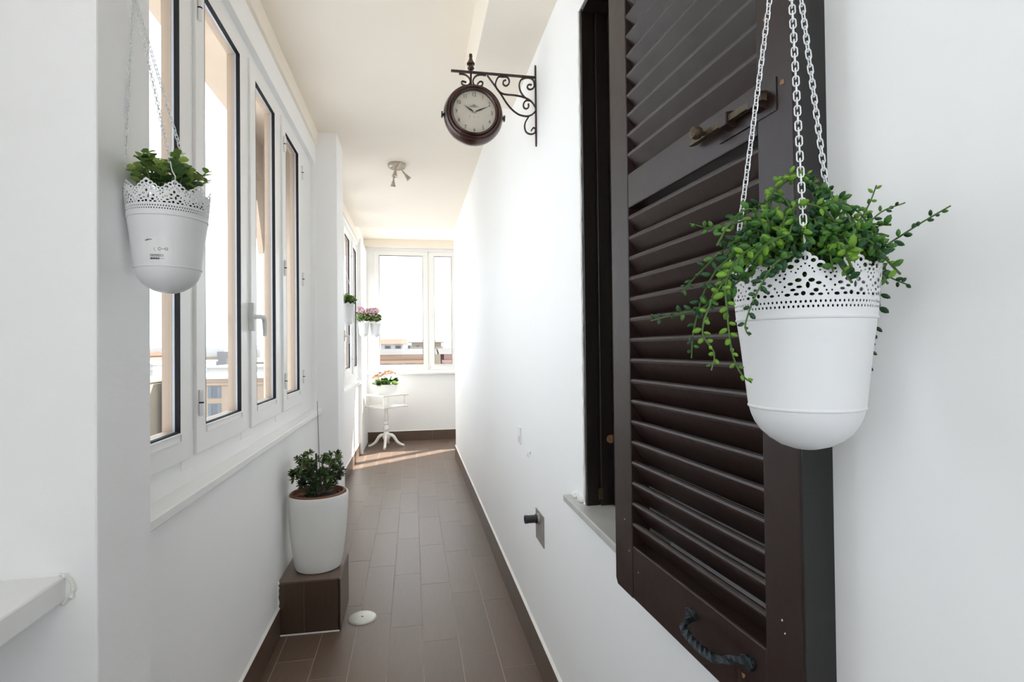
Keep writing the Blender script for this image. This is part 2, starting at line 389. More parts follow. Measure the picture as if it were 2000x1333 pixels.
MB().tube([(-0.139+rb.uniform(-.003,.003), -0.167, z) for z in np.linspace(0.13, 0.262, 14)], [0.006*rb.uniform(.5, 1.3) for _ in range(14)], 6).obj('plaster_bead', 'caulk', stp)

# sills
def sill(name, label, x0, x1, y0, y1, z0, z1):
    return struct(MB().box(x0, x1, y0, y1, z0, z1).obj(name, 'sill', bevel=0.004), label)
sill('trim_5', 'white window board under the first row of windows', -0.672, -0.605, 1.166, 3.825, 0.936, 0.965)
sill('trim_6', 'white window board under the far left windows', -0.72, -0.648, 4.14, 7.24, 0.925, 0.960)
sill('trim_7', 'thick white window board end at the nearest left window', -0.80, -0.550, -1.45, 0.986, 0.962, 1.003)
sill('trim_8', 'white window board under the far window', -0.66, 2.05, 8.075, 8.16, 0.985, 1.012)
rb = random.Random(8)
MB().tube([(-0.560+0.022*math.cos(t), 0.983, 0.982+0.024*math.sin(t)) for t in np.linspace(-1.9, 1.5, 16)], [0.005*rb.uniform(.3, 1.2) for _ in range(16)], 6).obj('trim_9', 'caulk')
struct(bpy.data.objects['trim_9'], 'lumpy filler round the end of the near window board')

# ---------------------------------------------------------------- windows
def window(name, label, loc, rz, u0, u1, z0, z1, panes, gz0, gz1, handles=(), hinges=(), outer=True, sash_t=0.075):
    # local X along the wall, local Y into the room, sash faces at y = 0
    root = bpy.data.objects.new(name, None); C.objects.link(root); root.location = loc; root.rotation_euler = (0, 0, rz)
    struct(root, label)
    MB().ring(u0, u1, z0, z1, 0, -0.048, -0.012, t2=(panes[0][0]-u0-0.03, u1-panes[-1][1]-0.03, gz0-0.055-z0, z1-gz1-0.035)).obj('fixed_frame', 'frame', root, bevel=0.003)
    prev = None
    for i, (a, b) in enumerate(panes):
        if prev is not None:
            c0, c1 = prev+0.03, a-0.03
            MB().box(c0, c1, -0.046, -0.010, z0+0.045, z1-0.045).obj('post', 'frame', root, bevel=0.002)
        prev = b
        l = min(sash_t, 0.075); lo = max(a-l, u0+0.006) if i == 0 else max(a-l, panes[i-1][1]+(a-panes[i-1][1])/2+0.002)
        hi = min(b+l, u1-0.006) if i == len(panes)-1 else min(b+l, b+(panes[i+1][0]-b)/2-0.002)
        s = MB().ring(lo, hi, gz0-0.085, gz1+0.06, 0, -0.045, 0.0, t2=(a-lo, hi-b, 0.085, 0.06)).obj('sash', 'frame', root, bevel=0.003)
        MB().ring(a-0.001, b+0.001, gz0-0.001, gz1+0.001, 0.004, -0.0138, -0.0006).obj('gasket', 'gasket', s)
        MB().ring(a-0.001, b+0.001, gz0-0.001, gz1+0.001, 0.0045, -0.021, -0.0139).obj('spacer', 'spacer', s)
        MB().ring(a+0.001, b-0.001, gz0-0.026, gz0-0.003, 0.002, 0.0, 0.004).obj('bead', 'frame', s)
        if outer: MB().ring(a-0.002, b+0.002, gz0-0.002, gz1+0.002, 0.006, -0.047, -0.0212).obj('outer_trim', 'outer', s)
        MB().box(a+0.003, b-0.003, -0.0195, -0.0160, gz0+0.003, gz1-0.003).obj('pane', 'glass', s)
    for (u, z, side) in handles:
        h = MB().prism([(-.013,-.057),(.013,-.057),(.0135,-.022),(.017,-.008),(.017,.008),(.0135,.022),(.013,.057),(-.013,.057),(-.0135,.022),(-.017,.008),(-.017,-.008),(-.0135,-.022)], 0.0, 0.022, 'y').obj('handle', 'greyplastic', root, bevel=0.002, loc=(u, 0.0, z))
        pts = [(0, .018, 0), (0, .036, 0), (side*.006, .046, 0), (side*.025, .049, -.001), (side*.042, .048, -.010), (side*.052, .047, -.028), (side*.053, .047, -.055), (side*.050, .047, -.078)]
        MB().tube(pts, [.009, .009, .0095, .010, .010, .009, .008, .007], 10).obj('lever', 'greyplastic', h, smooth=True)
    for (u, z) in hinges:
        h = MB().lathe([(0.0, -.042), (.0065, -.04), (.0065, -.002), (.0058, -.0015), (.0058, .0015), (.0065, .002), (.0065, .04), (0, .042)], 10).obj('hinge', 'frame', root, smooth=True, loc=(u, 0.006, z))
        MB().lathe([(.007, -.0022), (.007, .0022)], 10).obj('hinge_gap', 'gasket', h)
    return root
R90 = -PI/2
def U(l): return sorted([(-b, -a) for a, b in l])
P1 = [(1.33, 1.692), (1.885, 2.25), (2.462, 2.79), (3.022, 3.345)]
window('window_1', 'first row of white framed windows with black seals on the left', (-0.655, 0, 0), R90, -3.80, -1.175, 0.965, 2.623, U(P1), 1.127, 2.520,
       handles=[(-2.352, 1.498, -1)], hinges=[(-1.83, z) for z in (1.20, 1.79, 2.44)]+[(-2.975, z) for z in (1.20, 1.79, 2.44)]+[(-3.44, z) for z in (1.20, 1.79, 2.44)])
P2 = [(4.42, 4.78), (5.08, 5.50), (5.88, 6.295), (6.70, 7.02)]
window('window_2', 'far left row of white framed windows', (-0.695, 0, 0), R90, -7.21, -4.165, 0.96, 2.69, U(P2), 1.155, 2.59,
       handles=[(-5.69, 1.50, -1)], hinges=[(-6.5, z) for z in (1.25, 2.45)])
P3 = [(-0.478, 0.155), (0.325, 0.585), (0.735, 1.305), (1.470, 1.905)]
window('window_3', 'white window at the far end looking over the roofs', (0, 8.155, 0), PI, -2.02, 0.655, 1.012, 2.86, U(P3), 1.130, 2.748,
       handles=[], hinges=[(-0.24, 1.07), (-0.24, 2.80)], sash_t=0.09)
P0 = [(-1.25, -0.72), (-0.55, -0.05)]
window('window_4', 'nearest left window beside the viewer', (-0.80, 0, 0), R90, -0.095, 1.395, 1.003, 2.623, U(P0), 1.15, 2.52)

window('fill_window', 'unseen window added behind the viewer to let in fill light', (0, -1.66, 0), 0.0, -0.45, 0.40, 0.985, 2.60, [(-0.36, 0.31)], 1.10, 2.50)  # added out of view, brings fill daylight into the near corridor
# outside of the building seen through the panes
struct(MB().box(-0.895, -0.73, 3.50, 3.81, -3, 3.2).obj('wall_outside_pier', 'beige', bevel=0.01), 'beige outside pier behind the last pane')
struct(MB().box(-0.935, -0.88, -1.5, 3.50, 2.66, 3.1).obj('trim_10', 'beige', bevel=0.006), 'beige outside fascia above the first windows')
struct(MB().box(-0.935, -0.704, 1.15, 3.80, 2.606, 2.622).obj('trim_15', 'beige'), 'beige outside lintel over the first windows')
# curved bracket under the fascia
arc = [(3.50, 1.95), (3.50, 2.70), (2.95, 2.70), (2.95, 2.63)]
arc += [(2.95+0.48*(1-math.cos(t)), 2.63-0.55*math.sin(t)*0.72) for t in np.linspace(0.15, 1.45, 10)]
struct(MB().prism(arc, -0.92, -0.89, 'x').obj('trim_11', 'beige'), 'curved beige bracket under the outside fascia')

# ---------------------------------------------------------------- opening in the right wall and shutter
op = bpy.data.objects.new('window_5', None); C.objects.link(op); struct(op, 'dark wooden frame of the opening behind the shutter')
y0, y1, z0, z1 = OPEN
MB().box(WR+0.002, WR+0.042, y1-0.014, y1+0.0, z0, z1).obj('jamb_lining', 'darkwood', op, bevel=0.002)
MB().box(WR+0.046, WR+0.085, y1-0.020, y1, z0, z1).obj('jamb_lining', 'darkwood', op, bevel=0.002)
MB().box(WR+0.042, WR+0.046, y1-0.009, y1, z0, z1).obj('groove_strip', 'shutter', op)
MB().box(WR+0.002, WR+0.085, y0, y1-0.020, z1-0.016, z1).obj('head_lining', 'darkwood', op, bevel=0.002)
MB().box(WR+0.085, WR+0.125, y0, y1, z0, z1).obj('inner_leaf', 'darkwood', op)
MB().box(WR+0.078, WR+0.086, y0+0.05, y1-0.13, z0+0.1, z0+0.75).obj('inner_panel', 'darkwood', op, bevel=0.006)
MB().box(WR+0.008, WR+0.056, y1-0.018, y1-0.013, 1.432, 1.440).obj('catch_plate', 'shutter', op)
MB().box(WR+0.038, WR+0.050, y1-0.0225, y1-0.0195, 0.892, 0.925).obj('keeper', 'brass', op)
MB().lathe([(0, -0.0215), (.013, -0.0213), (.013, -.02)], 14, 'y').obj('wood_plug', 'chip', op, loc=(WR+0.078, y1, 1.075))
op2 = MB().prism([(0.94, 0.850), (1.735, 0.850), (1.735, 0.872), (0.94, 0.872)], WR-0.034, WR+0.10, 'x').obj('trim_12', 'marble', bevel=0.004)
struct(op2, 'grey marble window sill under the shuttered opening')
rb = random.Random(5)
MB().tube([(WR-0.004, 1.62+0.006*k, 0.872+rb.uniform(0, .012)) for k in range(18)], [rb.uniform(.002, .010) for _ in range(18)], 6).obj('trim_13', 'caulk')
struct(bpy.data.objects['trim_13'], 'crumbly plaster where the marble sill meets the wall')
# chipped plaster edge of the opening
MB().tube([(WR-0.0005, y1+0.002+rb.uniform(-.002, .003), z) for z in np.linspace(0.88, 2.41, 60)], [rb.uniform(.002, .0045) for _ in range(60)], 5).obj('trim_14', 'caulk')
struct(bpy.data.objects['trim_14'], 'rough plaster edge beside the dark opening')

SN, SE = Vector((0.474, 0.599, 0)), Vector((0.441, 1.147, 0))
sh = thing('louvred_shutter', 'dark brown louvred wooden shutter leaf hung on the right wall', 'shutter', (SN.x, SN.y, 0.835), (0, 0, math.atan2(SE.y-SN.y, SE.x-SN.x)))
SL, ZB = 0.549, 0.835
def shz(z): return z-ZB
TH = 0.042
ZT = 2.46
st = MB().prism([(0.467, shz(ZT)), (0.549, shz(ZT)), (0.549, 0.012), (0.540, 0.0), (0.467, 0.0)], -TH, 0, 'y').obj('stile', 'shutter', sh, bevel=0.002)
st2 = MB().box(0.0, 0.067, -TH+0.002, 0, 0, shz(ZT)).obj('stile', 'shutter', sh, bevel=0.002)
MB().box(-0.004, -0.0005, -TH-0.004, -0.0015, 0.0, shz(ZT)).obj('edge_strip', 'shutter_edge', st2)
MB().box(0.067, 0.467, -TH+0.004, -0.001, 0.0, shz(0.945)).obj('bottom_rail', 'shutter', sh, bevel=0.003)
MB().box(0.067, 0.467, -TH+0.004, -0.001, shz(1.650), shz(1.722)).obj('middle_rail', 'shutter', sh, bevel=0.003)
MB().box(0.067, 0.467, -TH+0.004, -0.001, shz(2.38), shz(ZT)).obj('top_rail', 'shutter', sh, bevel=0.003)
# slat: front edge high, rounded nose; cross-section in local Y/Z
def slat_mesh():
    prof = []
    d = Vector((-0.55, -0.835)).normalized(); nrm = Vector((-d.y, d.x)); t = 0.0062; Lw = 0.061
    c0 = Vector((-0.0075, -0.003))
    for a in np.linspace(-PI/2, PI/2, 6):                       # rounded nose
        q = c0 - d*(math.cos(a)*t) + nrm*(math.sin(a)*t); prof.append((q.x, q.y))
    e = c0 + d*(Lw-0.010)
    for s_ in (1, -1):
        q = e + nrm*(s_*t*0.8); prof.append((q.x, q.y))
    return MB().prism(prof, 0.0, 0.404, 'x').mesh('slat', 'shutter')
sm = slat_mesh()
k = 0; z = 0.991
while z < 1.640: link_mesh('slat', sm, sh, (0.065, 0, shz(z))); z += 0.0428
z = 1.766
while z < 2.40: link_mesh('slat', sm, sh, (0.065, 0, shz(z))); z += 0.0418
# slide bolt on the middle rail
bl = MB().box(0.028, 0.150, 0.0, 0.0016, shz(1.668), shz(1.712)).obj('slide_bolt', 'shutter', sh)
MB().tube([(0.215, 0.010, shz(1.690)), (0.205, 0.0105, shz(1.690)), (0.040, 0.0105, shz(1.690))], [0.004, .0065, .0065], 4, up=(0, 1, 1)).obj('bolt_bar', 'brass', bl)
for a in (0.055, 0.118):
    MB().prism([(-.001, -.013), (.003, -.013), (.019, -.009), (.019, .009), (.003, .013), (-.001, .013)], a-.009, a+.009, 'x').obj('guide_loop', 'shutter', bl, bevel=0.0015, loc=(0, 0, shz(1.690)))
MB().lathe([(0.0035, 0.008), (0.0035, .018), (.0045, .020), (.0085, .023), (.0105, .029), (.0085, .036), (0.0045, .0385), (0, .039)], 14, 'y').obj('bolt_knob', 'brass', bl, smooth=True, loc=(0.168, 0, shz(1.690)))
# twisted pull handle on the bottom rail
hp = []
for t in np.linspace(0, 1, 40):
    x = 0.108+0.132*t
    y = 0.004 + 0.030*min(1, max(0, math.sin(PI*min(1, max(0, t)))*2.2))
    z = shz(0.908) - 0.012*math.sin(PI*t)
    hp.append((x, y, z))
hd = MB().tube(hp, [0.0078 if 0.2 < t < 0.8 else 0.0062 for t in np.linspace(0, 1, 40)], 4, twist=0.42).obj('pull_handle', 'iron', sh)
for x in (0.102, 0.246):
    MB().prism([(x+.015*math.cos(a)*(1.0 if k % 2 else .82), shz(0.908)+.011*math.sin(a)*(1.0 if k % 2 else .8)) for k, a in enumerate(np.linspace(0, 2*PI, 14, endpoint=False))], -0.001, 0.006, 'y').obj('rose_plate', 'iron', hd, bevel=0.001)
rb = random.Random(12)
def chip(x, z, r, m_):
    pts = [(x+r*rb.uniform(.5, 1.3)*math.cos(a), z+r*rb.uniform(.5, 1.3)*math.sin(a)) for a in np.linspace(0, 2*PI, 9, endpoint=False)]
    MB().prism(pts, 0.0002, 0.0007, 'y').obj('paint_chip', m_, sh)
for x, z, r, m_ in ((0.048, 1.80, .004, 'chip'), (0.052, 1.785, .003, 'chip'), (0.018, 1.70, .004, 'chip'), (0.09, .868, .009, 'chip'), (.075, .862, .007, 'chip'), (.115, .882, .004, 'chip'), (.06, .875, .003, 'caulk'), (.035, 1.0, .0012, 'caulk'), (.03, .985, .0012, 'caulk'), (.50, .99, .0015, 'caulk'), (.48, .93, .0015, 'caulk'), (.17, .873, .002, 'caulk'), (.44, .90, .0014, 'caulk')):
    chip(x, shz(z), r, m_)

# ================================================================ OBJECTS
# ---------------------------------------------------------------- hanging planters
PH, PR = 0.193, 0.069
NPER = 10
_holes = []
for row, v in ((0, 12.5), (1, 8.0)):
    for k in range(10): _holes.append((-21.7+4.34*k+(2.17 if row else 0), v, 1.05, 1.35))
for u, v, a, b in ((-16, 19, 2.3, 1.3), (-8, 19.3, 2.0, 1.2), (-2, 20, 1.8, 1.8), (5.5, 19, 2.0, 1.2), (12.8, 18.8, 2.0, 1.1), (19.5, 19, .95, .95),
    (-11, 23.4, 2.1, 1.1), (9, 22.6, 2.0, 1.6), (18, 22.2, .85, .85), (-20.5, 22.2, .85, .85),
    (-5.4, 26, 2.2, 1.1), (2.0, 27.4, 1.5, 2.6), (-18, 26.6, 1.0, 1.0), (16, 25.8, 1.0, 1.0),
    (-13, 29, 2.2, 1.3), (11.2, 29, 2.2, 1.3), (-6, 32.2, 2.5, 1.6), (5.2, 31.8, 2.4, 1.6), (-0.6, 37.2, 1.7, 2.2),
    (17.6, 34, 1.1, 1.1), (-18.2, 34.4, 1.1, 1.1), (21.4, 31.6, 1.2, .9), (21.4, 37.6, 1.1, .9), (-17, 38.2, .9, .7), (16.4, 38.5, .9, .7),
    (-8, 39.2, .8, .8), (7.4, 39.2, .8, .8), (-6, 42.4, .8, .8), (6, 42.4, .8, .8), (-3.4, 44.6, .8, .8), (3.4, 44.6, .8, .8), (0, 47, .8, .8), (-12, 40.5, .8, .7), (12.4, 40.5, .8, .7),
    (0, 52.2, 2.3, 2.0), (-6.8, 49.6, 1.9, 1.6), (6.8, 49.6, 1.9, 1.6), (-12.4, 44.8, 2.5, 1.8), (12.4, 44.8, 2.5, 1.8), (-18.6, 41.4, 1.6, 1.1), (18.6, 41.4, 1.6, 1.1)):
    _holes.append((u, v, a*1.16, b*1.16))
_caps = [(0, 52.4, 5.6), (-6.8, 49.6, 4.0), (6.8, 49.6, 4.0), (-12.4, 44.8, 4.5), (12.4, 44.8, 4.5), (-18.6, 41.2, 3.4), (18.6, 41.2, 3.4)]
PERW = 43.4
def lace_mesh(nu, nv, name):
    # contoured sheet: field > 0 is metal; wrapped round the cone
    u = (np.arange(nu*NPER+1)/nu)*PERW; v = np.linspace(0, 58.6, nv+1)
    um = ((u+PERW/2) % PERW)-PERW/2
    Ug, Vg = np.meshgrid(um, v, indexing='ij')
    f = np.minimum(40.5-0.03*np.abs(Ug)-Vg, 30.0)
    f = np.maximum(f, 50.0-0.62*np.abs(Ug)-Vg)
    for cu, cv, r in _caps: f = np.maximum(f, r-np.hypot(Ug-cu, Vg-cv))
    for hu, hv, a, b in _holes:
        for s in (-PERW, 0, PERW):
            d = np.hypot((Ug-hu-s)/a, (Vg-hv)/b)
            f = np.minimum(f, (d-1)*min(a, b))
    verts = []; faces = []; vid = {}
    r0, r1 = 0.0640, PR
    def P(i, j):          # fractional grid position
        th = 2*PI*(i/(nu*NPER)); z = (j/nv)*0.0586; r = r0+(r1-r0)*(j/nv)
        return (r*math.cos(th), r*math.sin(th), z)
    def key(k, i, j):
        if k not in vid: vid[k] = len(verts); verts.append(P(i, j))
        return vid[k]
    NI = nu*NPER
    for i in range(NI):
        fi, fj = f[i], f[i+1]
        for j in range(nv):
            q = (fi[j], fj[j], fj[j+1], fi[j+1])
            if q[0] <= 0 and q[1] <= 0 and q[2] <= 0 and q[3] <= 0: continue
            cs = ((i, j), (i+1, j), (i+1, j+1), (i, j+1)); poly = []
            for k in range(4):
                a, b = q[k], q[(k+1) % 4]; A, B = cs[k], cs[(k+1) % 4]
                if a > 0: poly.append(key((A[0] % NI, A[1]), *A))
                if (a > 0) != (b > 0):
                    t = a/(a-b); K = (min(A, B), max(A, B))
                    poly.append(key(K, A[0]+(B[0]-A[0])*t, A[1]+(B[1]-A[1])*t))
            if len(poly) >= 3: faces.append(tuple(poly))
    n = len(verts)
    inner = []
    for x, y, z in verts:
        r = math.hypot(x, y); s = (r-0.0007)/r; inner.append((x*s, y*s, z))
    mb = MB(); mb.v = verts+inner; mb.f = faces+[tuple(n+i for i in fc[::-1]) for fc in faces]; mb.mi = [0]*len(mb.f)
    return mb.mesh(name, 'pot', True)
LACE = lace_mesh(96, 128, 'lace_rim')
LACE_LO = lace_mesh(24, 30, 'lace_rim_coarse')
def pot_body(seg):
    prof = [(0.0, 0.0), (.012, .0012), (.024, .0052), (.034, .0115), (.042, .019), (.0475, .027), (.051, .0355), (.0527, .0425), (.0540, .0432), (.0543, .0446), (.0536, .0456),
            (.0536, .0462), (.0628, .1310), (.0644, .1318), (.0648, .1332), (.0640, .1345), (.0634, .1345), (.0630, .128), (.052, .047), (.035, .016), (0, .006)]
    return MB().lathe(prof, seg, cap=False)
def link_path(): 
    L, Wd = 0.0066/2, 0.0036/2+0.0008
    pts = []
    for a in np.linspace(-PI/2, PI/2, 5): pts.append((Wd*math.cos(a+PI/2)*1.0, 0, L*1.0+Wd*math.sin(a+PI/2)*0.9))
    for a in np.linspace(-PI/2, PI/2, 5): pts.append((Wd*math.cos(a+3*PI/2), 0, -L+Wd*math.sin(a+3*PI/2)*0.9))
    return pts
LINK = MB().tube(link_path(), 0.00072, 5, closed=True).mesh('chain_link', 'chain', True)
LINKP = 0.0079
def planter(label, base, apex, angles, detail=True, group=None, spin=0.0, tilt=None):
    t = thing('hanging_planter', label, 'planter', base, (0, 0, 0), group)
    if tilt: t.rotation_euler = tilt
    b = MB(); b = pot_body(72 if detail else 32); b.obj('pot_body', 'pot', t, smooth=True)
    lo = link_mesh('lace_rim', LACE if detail else LACE_LO, t, (0, 0, 0.1344), (0, 0, spin))
    inv = t.matrix_basis.inverted()
    top = inv @ Vector(apex) if False else (Matrix.Translation(Vector(base)) @ Euler(t.rotation_euler).to_matrix().to_4x4()).inverted() @ Vector(apex)
    for a in angles:
        q = Vector((PR*0.995*math.cos(a), PR*0.995*math.sin(a), 0.1344+0.0522))
        d = (top-q).normalized()
        s = q+d*0.034
        out = Vector((math.cos(a), math.sin(a), 0))
        hook = [q-out*.004+Vector((0, 0, .001)), q-Vector((0, 0, .0015)), q+out*.0045+Vector((0, 0, .004)), q+out*.0055+Vector((0, 0, .011)), q+out*.002+d*.022, q+d*.030, s]
        if not detail:
            MB().tube([q, top], 0.0011, 5).obj('chain', 'chain', t); continue
        ch = MB().tube(hook, 0.00095, 7).obj('chain', 'chain', t, smooth=True)
        nl = int((top-s).length/LINKP)
        qt = d.to_track_quat('Z', 'X')
        for k in range(nl):
            link_mesh('link', LINK, ch, s+d*(LINKP*(k+0.35)), (qt @ Euler((0, 0, (k % 2)*PI/2+a+0.5+0.004*k)).to_quaternion()).to_euler())
    # ring and wall hook where the chains meet
    MB().tube([top+Vector((0.006*math.cos(x), 0.0, 0.004+0.006*math.sin(x))) for x in np.linspace(0, 2*PI, 14, endpoint=False)], 0.0012, 6, closed=True).obj('hanging_ring', 'chain', t)
    return t
RB = Vector((0.395, 0.490, 0)); RB.z = 1.253
LB = Vector((-0.439, 1.084, 1.466))
A_R = math.radians(233); A_L = math.radians(300)
rp = planter('white lace-rimmed hanging planter in front of the brown shutter', RB, at_d(1534, -235, 0.563), [A_R, math.radians(130), math.radians(22)], spin=A_R)
lp = planter('white lace-rimmed hanging planter with a small sticker on the near left pier', LB, Vector((-0.497, 1.085, 2.02)), [A_L, math.radians(190), math.radians(70)], spin=A_L)
MB().tube([(-0.5055, 1.085, 2.030), (-0.497, 1.085, 2.030), (-0.492, 1.085, 2.024), (-0.493, 1.085, 2.034)], 0.0018, 6).obj('wall_hook', 'chain')
tag(bpy.data.objects['wall_hook'], 'small hook in the near pier holding the left planter', 'hook')
apx = at_d(1534, -235, 0.563)
MB().tube([(0.52, apx.y, apx.z+0.02), (apx.x+0.01, apx.y, apx.z+0.02), (apx.x, apx.y, apx.z+0.010), (apx.x-0.004, apx.y, apx.z+0.016)], 0.0025, 8).obj('wall_hook', 'chain')
tag(bpy.data.objects['wall_hook.001'], 'wall hook above the shutter holding the right planter', 'hook')
# product sticker on the left pot (curved round the wall of the pot)
def pot_r(z): return 0.0536+(z-0.0462)/(0.1310-0.0462)*(0.0628-0.0536)
cam_ang = math.atan2(-LB.y, -LB.x)
def on_pot(da, z, off): r = pot_r(z)+off; return (r*math.cos(cam_ang+da), r*math.sin(cam_ang+da), z)
def patch(a0, a1, z0, z1, off, n=6):
    V = []; F = []
    for k in range(n+1):
        a = a0+(a1-a0)*k/n; V += [on_pot(a, z0, off), on_pot(a, z1, off), on_pot(a, z0, off-.0003), on_pot(a, z1, off-.0003)]
    for k in range(n): b = 4*k; F += [(b, b+4, b+5, b+1), (b+2, b+3, b+7, b+6), (b+1, b+5, b+7, b+3), (b, b+2, b+6, b+4)]
    return MB().add(V, F)
M['sticker'] = mat('clear_sticker', (0.80, 0.805, 0.80), 0.22, var=0.01)
stk = patch(-0.52, 0.10, 0.0495, 0.090, 0.0005, 10).obj('sticker', 'sticker', lp)
ink = MB(); pale = MB()
def add_patch(mb, a0, a1, z0, z1): p = patch(a0, a1, z0, z1, 0.0008, 2); mb.add(p.v, p.f)
rb = random.Random(4)
# brand swoosh, two ring marks, barcode, dark name bar
for k in range(8): add_patch(pale if k > 3 else ink, -0.62+.024*k, -0.60+.024*k, 0.0862+.0004*min(k, 4), 0.0873+.0006*min(k, 3))
for c, d0 in ((-0.235, 1), (-0.055, -1)):
    for a in np.linspace(0.6, 2*PI-0.6, 9):
        aa, zz = c+(-d0)*-.035*math.cos(a), 0.0725+.0022*math.sin(a); add_patch(ink, aa-.009, aa+.009, zz-.0004, zz+.0004)
for k in range(4): add_patch(ink, -.185+.03*k, -.170+.03*k, .0720, .0732)
a = -0.50
while a < -0.12:
    wd = rb.choice((.006, .009, .013)); add_patch(pale, a, a+wd, 0.0590, 0.0636); a += wd+rb.choice((.006, .010, .014))
a = -0.50
for k in range(11): add_patch(ink, a, a+.016 if k not in (0, 10) else a+.022, 0.0545, 0.0578 if k % 3 else 0.0570); a += .023
for k in range(5): add_patch(pale, -.22+.025*k, -.203+.025*k, .0555, .0566)
for k in range(6): add_patch(pale, -.375+.02*math.cos(k), -.355+.02*math.cos(k), .068+.0012*k, .0686+.0012*k)
ink.obj('print', 'ink', stk)['kind'] = 'stuff'; pale.obj('faint_print', 'inkpale', stk)['kind'] = 'stuff'

# ---------------------------------------------------------------- leaf tools
def bean_mesh(name, m_, wd=0.24, flat=0.75):
    V = [(0, 0, 0)]; F = []; seg = 6; rings = ((.16, .16), (.24, .45), (.17, .78))
    for r, h in rings:
        for k in range(seg): a = 2*PI*k/seg; V.append((r*math.cos(a)*wd/.24, r*math.sin(a)*flat*wd/.24, h))
    V.append((0, 0, 1.0)); n = len(V)-1
    for k in range(seg):
        l = (k+1) % seg; F.append((0, 1+l, 1+k))
        for i in range(2): F.append((1+i*seg+k, 1+i*seg+l, 1+(i+1)*seg+l, 1+(i+1)*seg+k))
        F.append((1+2*seg+k, 1+2*seg+l, n))
    return MB().add(V, F).mesh(name, m_, True)
def round_leaf_mesh(name, m_, wd=0.42, cup=0.10, tip=1.0):
    prof = [(0, 0), (.55, .12), (.9, .35), (1.0, .58), (.78, .82), (.35, .95), (0, tip)]
    V = []; F = []
    for s, y in prof: V += [(-s*wd, cup*s*s-.05*y*y, y), (0, -.02-.05*y*y, y), (s*wd, cup*s*s-.05*y*y, y)]
    for i in range(len(prof)-1):
        b = 3*i; F += [(b, b+1, b+4, b+3), (b+1, b+2, b+5, b+4)]
    n = len(V); V2 = [(x, y-.022, z) for x, y, z in V]
    return MB().add(V+V2, F+[tuple(n+i for i in f[::-1]) for f in F]).mesh(name, m_, True)
def cat_rom(P, step):
    P = [Vector(p) for p in P]; P = [P[0]*2-P[1]]+P+[P[-1]*2-P[-2]]; out = []
    for i in range(1, len(P)-2):
        n = max(2, int((P[i+1]-P[i]).length/step))
        for k in range(n):
            t = k/n; a, b, c, d = P[i-1], P[i], P[i+1], P[i+2]
            out.append(0.5*((2*b)+(c-a)*t+(2*a-5*b+4*c-d)*t*t+(3*b-a-3*c+d)*t**3))
    out.append(P[-2]); return out
def frame_q(d, roll): return d.normalized().to_track_quat('Z', 'Y') @ Euler((0, 0, roll)).to_quaternion()
class Scatter:                                     # many leaves joined into one mesh
    def __init__(s): s.v = []; s.f = []; s.mi = []
    def add(s, me, loc, q, sc_, mi=0):
        b = len(s.v); R_ = q.to_matrix()
        for v in me.vertices: s.v.append(tuple(R_ @ Vector((v.co.x*sc_, v.co.y*sc_, v.co.z*sc_)) + loc))
        for p in me.polygons: s.f.append(tuple(b+i for i in p.vertices)); s.mi.append(mi)
    def obj(s, name, mats, parent):
        mb = MB(); mb.v, mb.f, mb.mi = s.v, s.f, s.mi
        o = mb.obj(name, mats, parent, smooth=True); o['kind'] = 'stuff'; return o
BEAN = {k: bean_mesh('leaf_'+k, 'bean_'+k, 0.295, 0.85) for k in ('light', 'mid', 'dark')}
# ---------------------------------------------------------------- trailing bean plant in the right planter
rnd = random.Random(21)
top_c = RB+Vector((0, 0, 0.165))
tp = thing('trailing_plant', 'trailing plant with bean-shaped green leaves spilling over the right planter', 'plant', top_c)
MB().lathe([(0, -.004), (.045, -.006), (.0620, -.010), (.052, -.05), (0, -.05)], 24, cap=False).obj('soil', 'soil', tp, smooth=True)
nleaf = 0
core = Scatter(); stems = MB()
def strand(pts, tone, leaf=0.0108, step=0.0056, budget=True, tip=0.55):
    global nleaf
    loc = [Vector(p)-top_c for p in cat_rom(pts, 0.004)]
    if budget: sten = MB().tube(loc, 0.00125, 5, r1=0.0007).obj('stem', 'stem_g', tp, smooth=True)
    else: stems.tube(loc, 0.0011, 5)
    L = 0; k = 0; ang = rnd.uniform(0, 6)
    tot = sum((loc[i+1]-loc[i]).length for i in range(len(loc)-1)); nxt = 0.010
    for i in range(len(loc)-1):
        d = loc[i+1]-loc[i]; L += d.length
        if L < nxt or d.length < 1e-7: continue
        nxt += step*rnd.uniform(.8, 1.25)*(1 if L/tot < .8 else .85)
        dn = d.normalized(); ang += 2.4+rnd.uniform(-.5, .5)
        side = dn.orthogonal().normalized(); side.rotate(Matrix.Rotation(ang, 3, dn))
        o = (dn*rnd.uniform(.35, .8)+side*1.0+Vector((0, 0, .12))).normalized()
        sz = leaf*rnd.uniform(.82, 1.2)*(1-(1-tip)*max(0, L/tot-.45)/.55)
        c = tone if rnd.random() < .72 else rnd.choice(('mid', 'dark', 'light') if tone == 'mid' else ('mid', tone))
        if budget: link_mesh('leaf', BEAN[c], sten, loc[i]+side*.0008, frame_q(o, rnd.uniform(0, 6)).to_euler(), sz); nleaf += 1
        else: core.add(BEAN[c], loc[i]+side*.0008, frame_q(o, rnd.uniform(0, 6)), sz, ('light', 'mid', 'dark').index(c))
def px(*pts): return [at_d(*p) for p in pts]
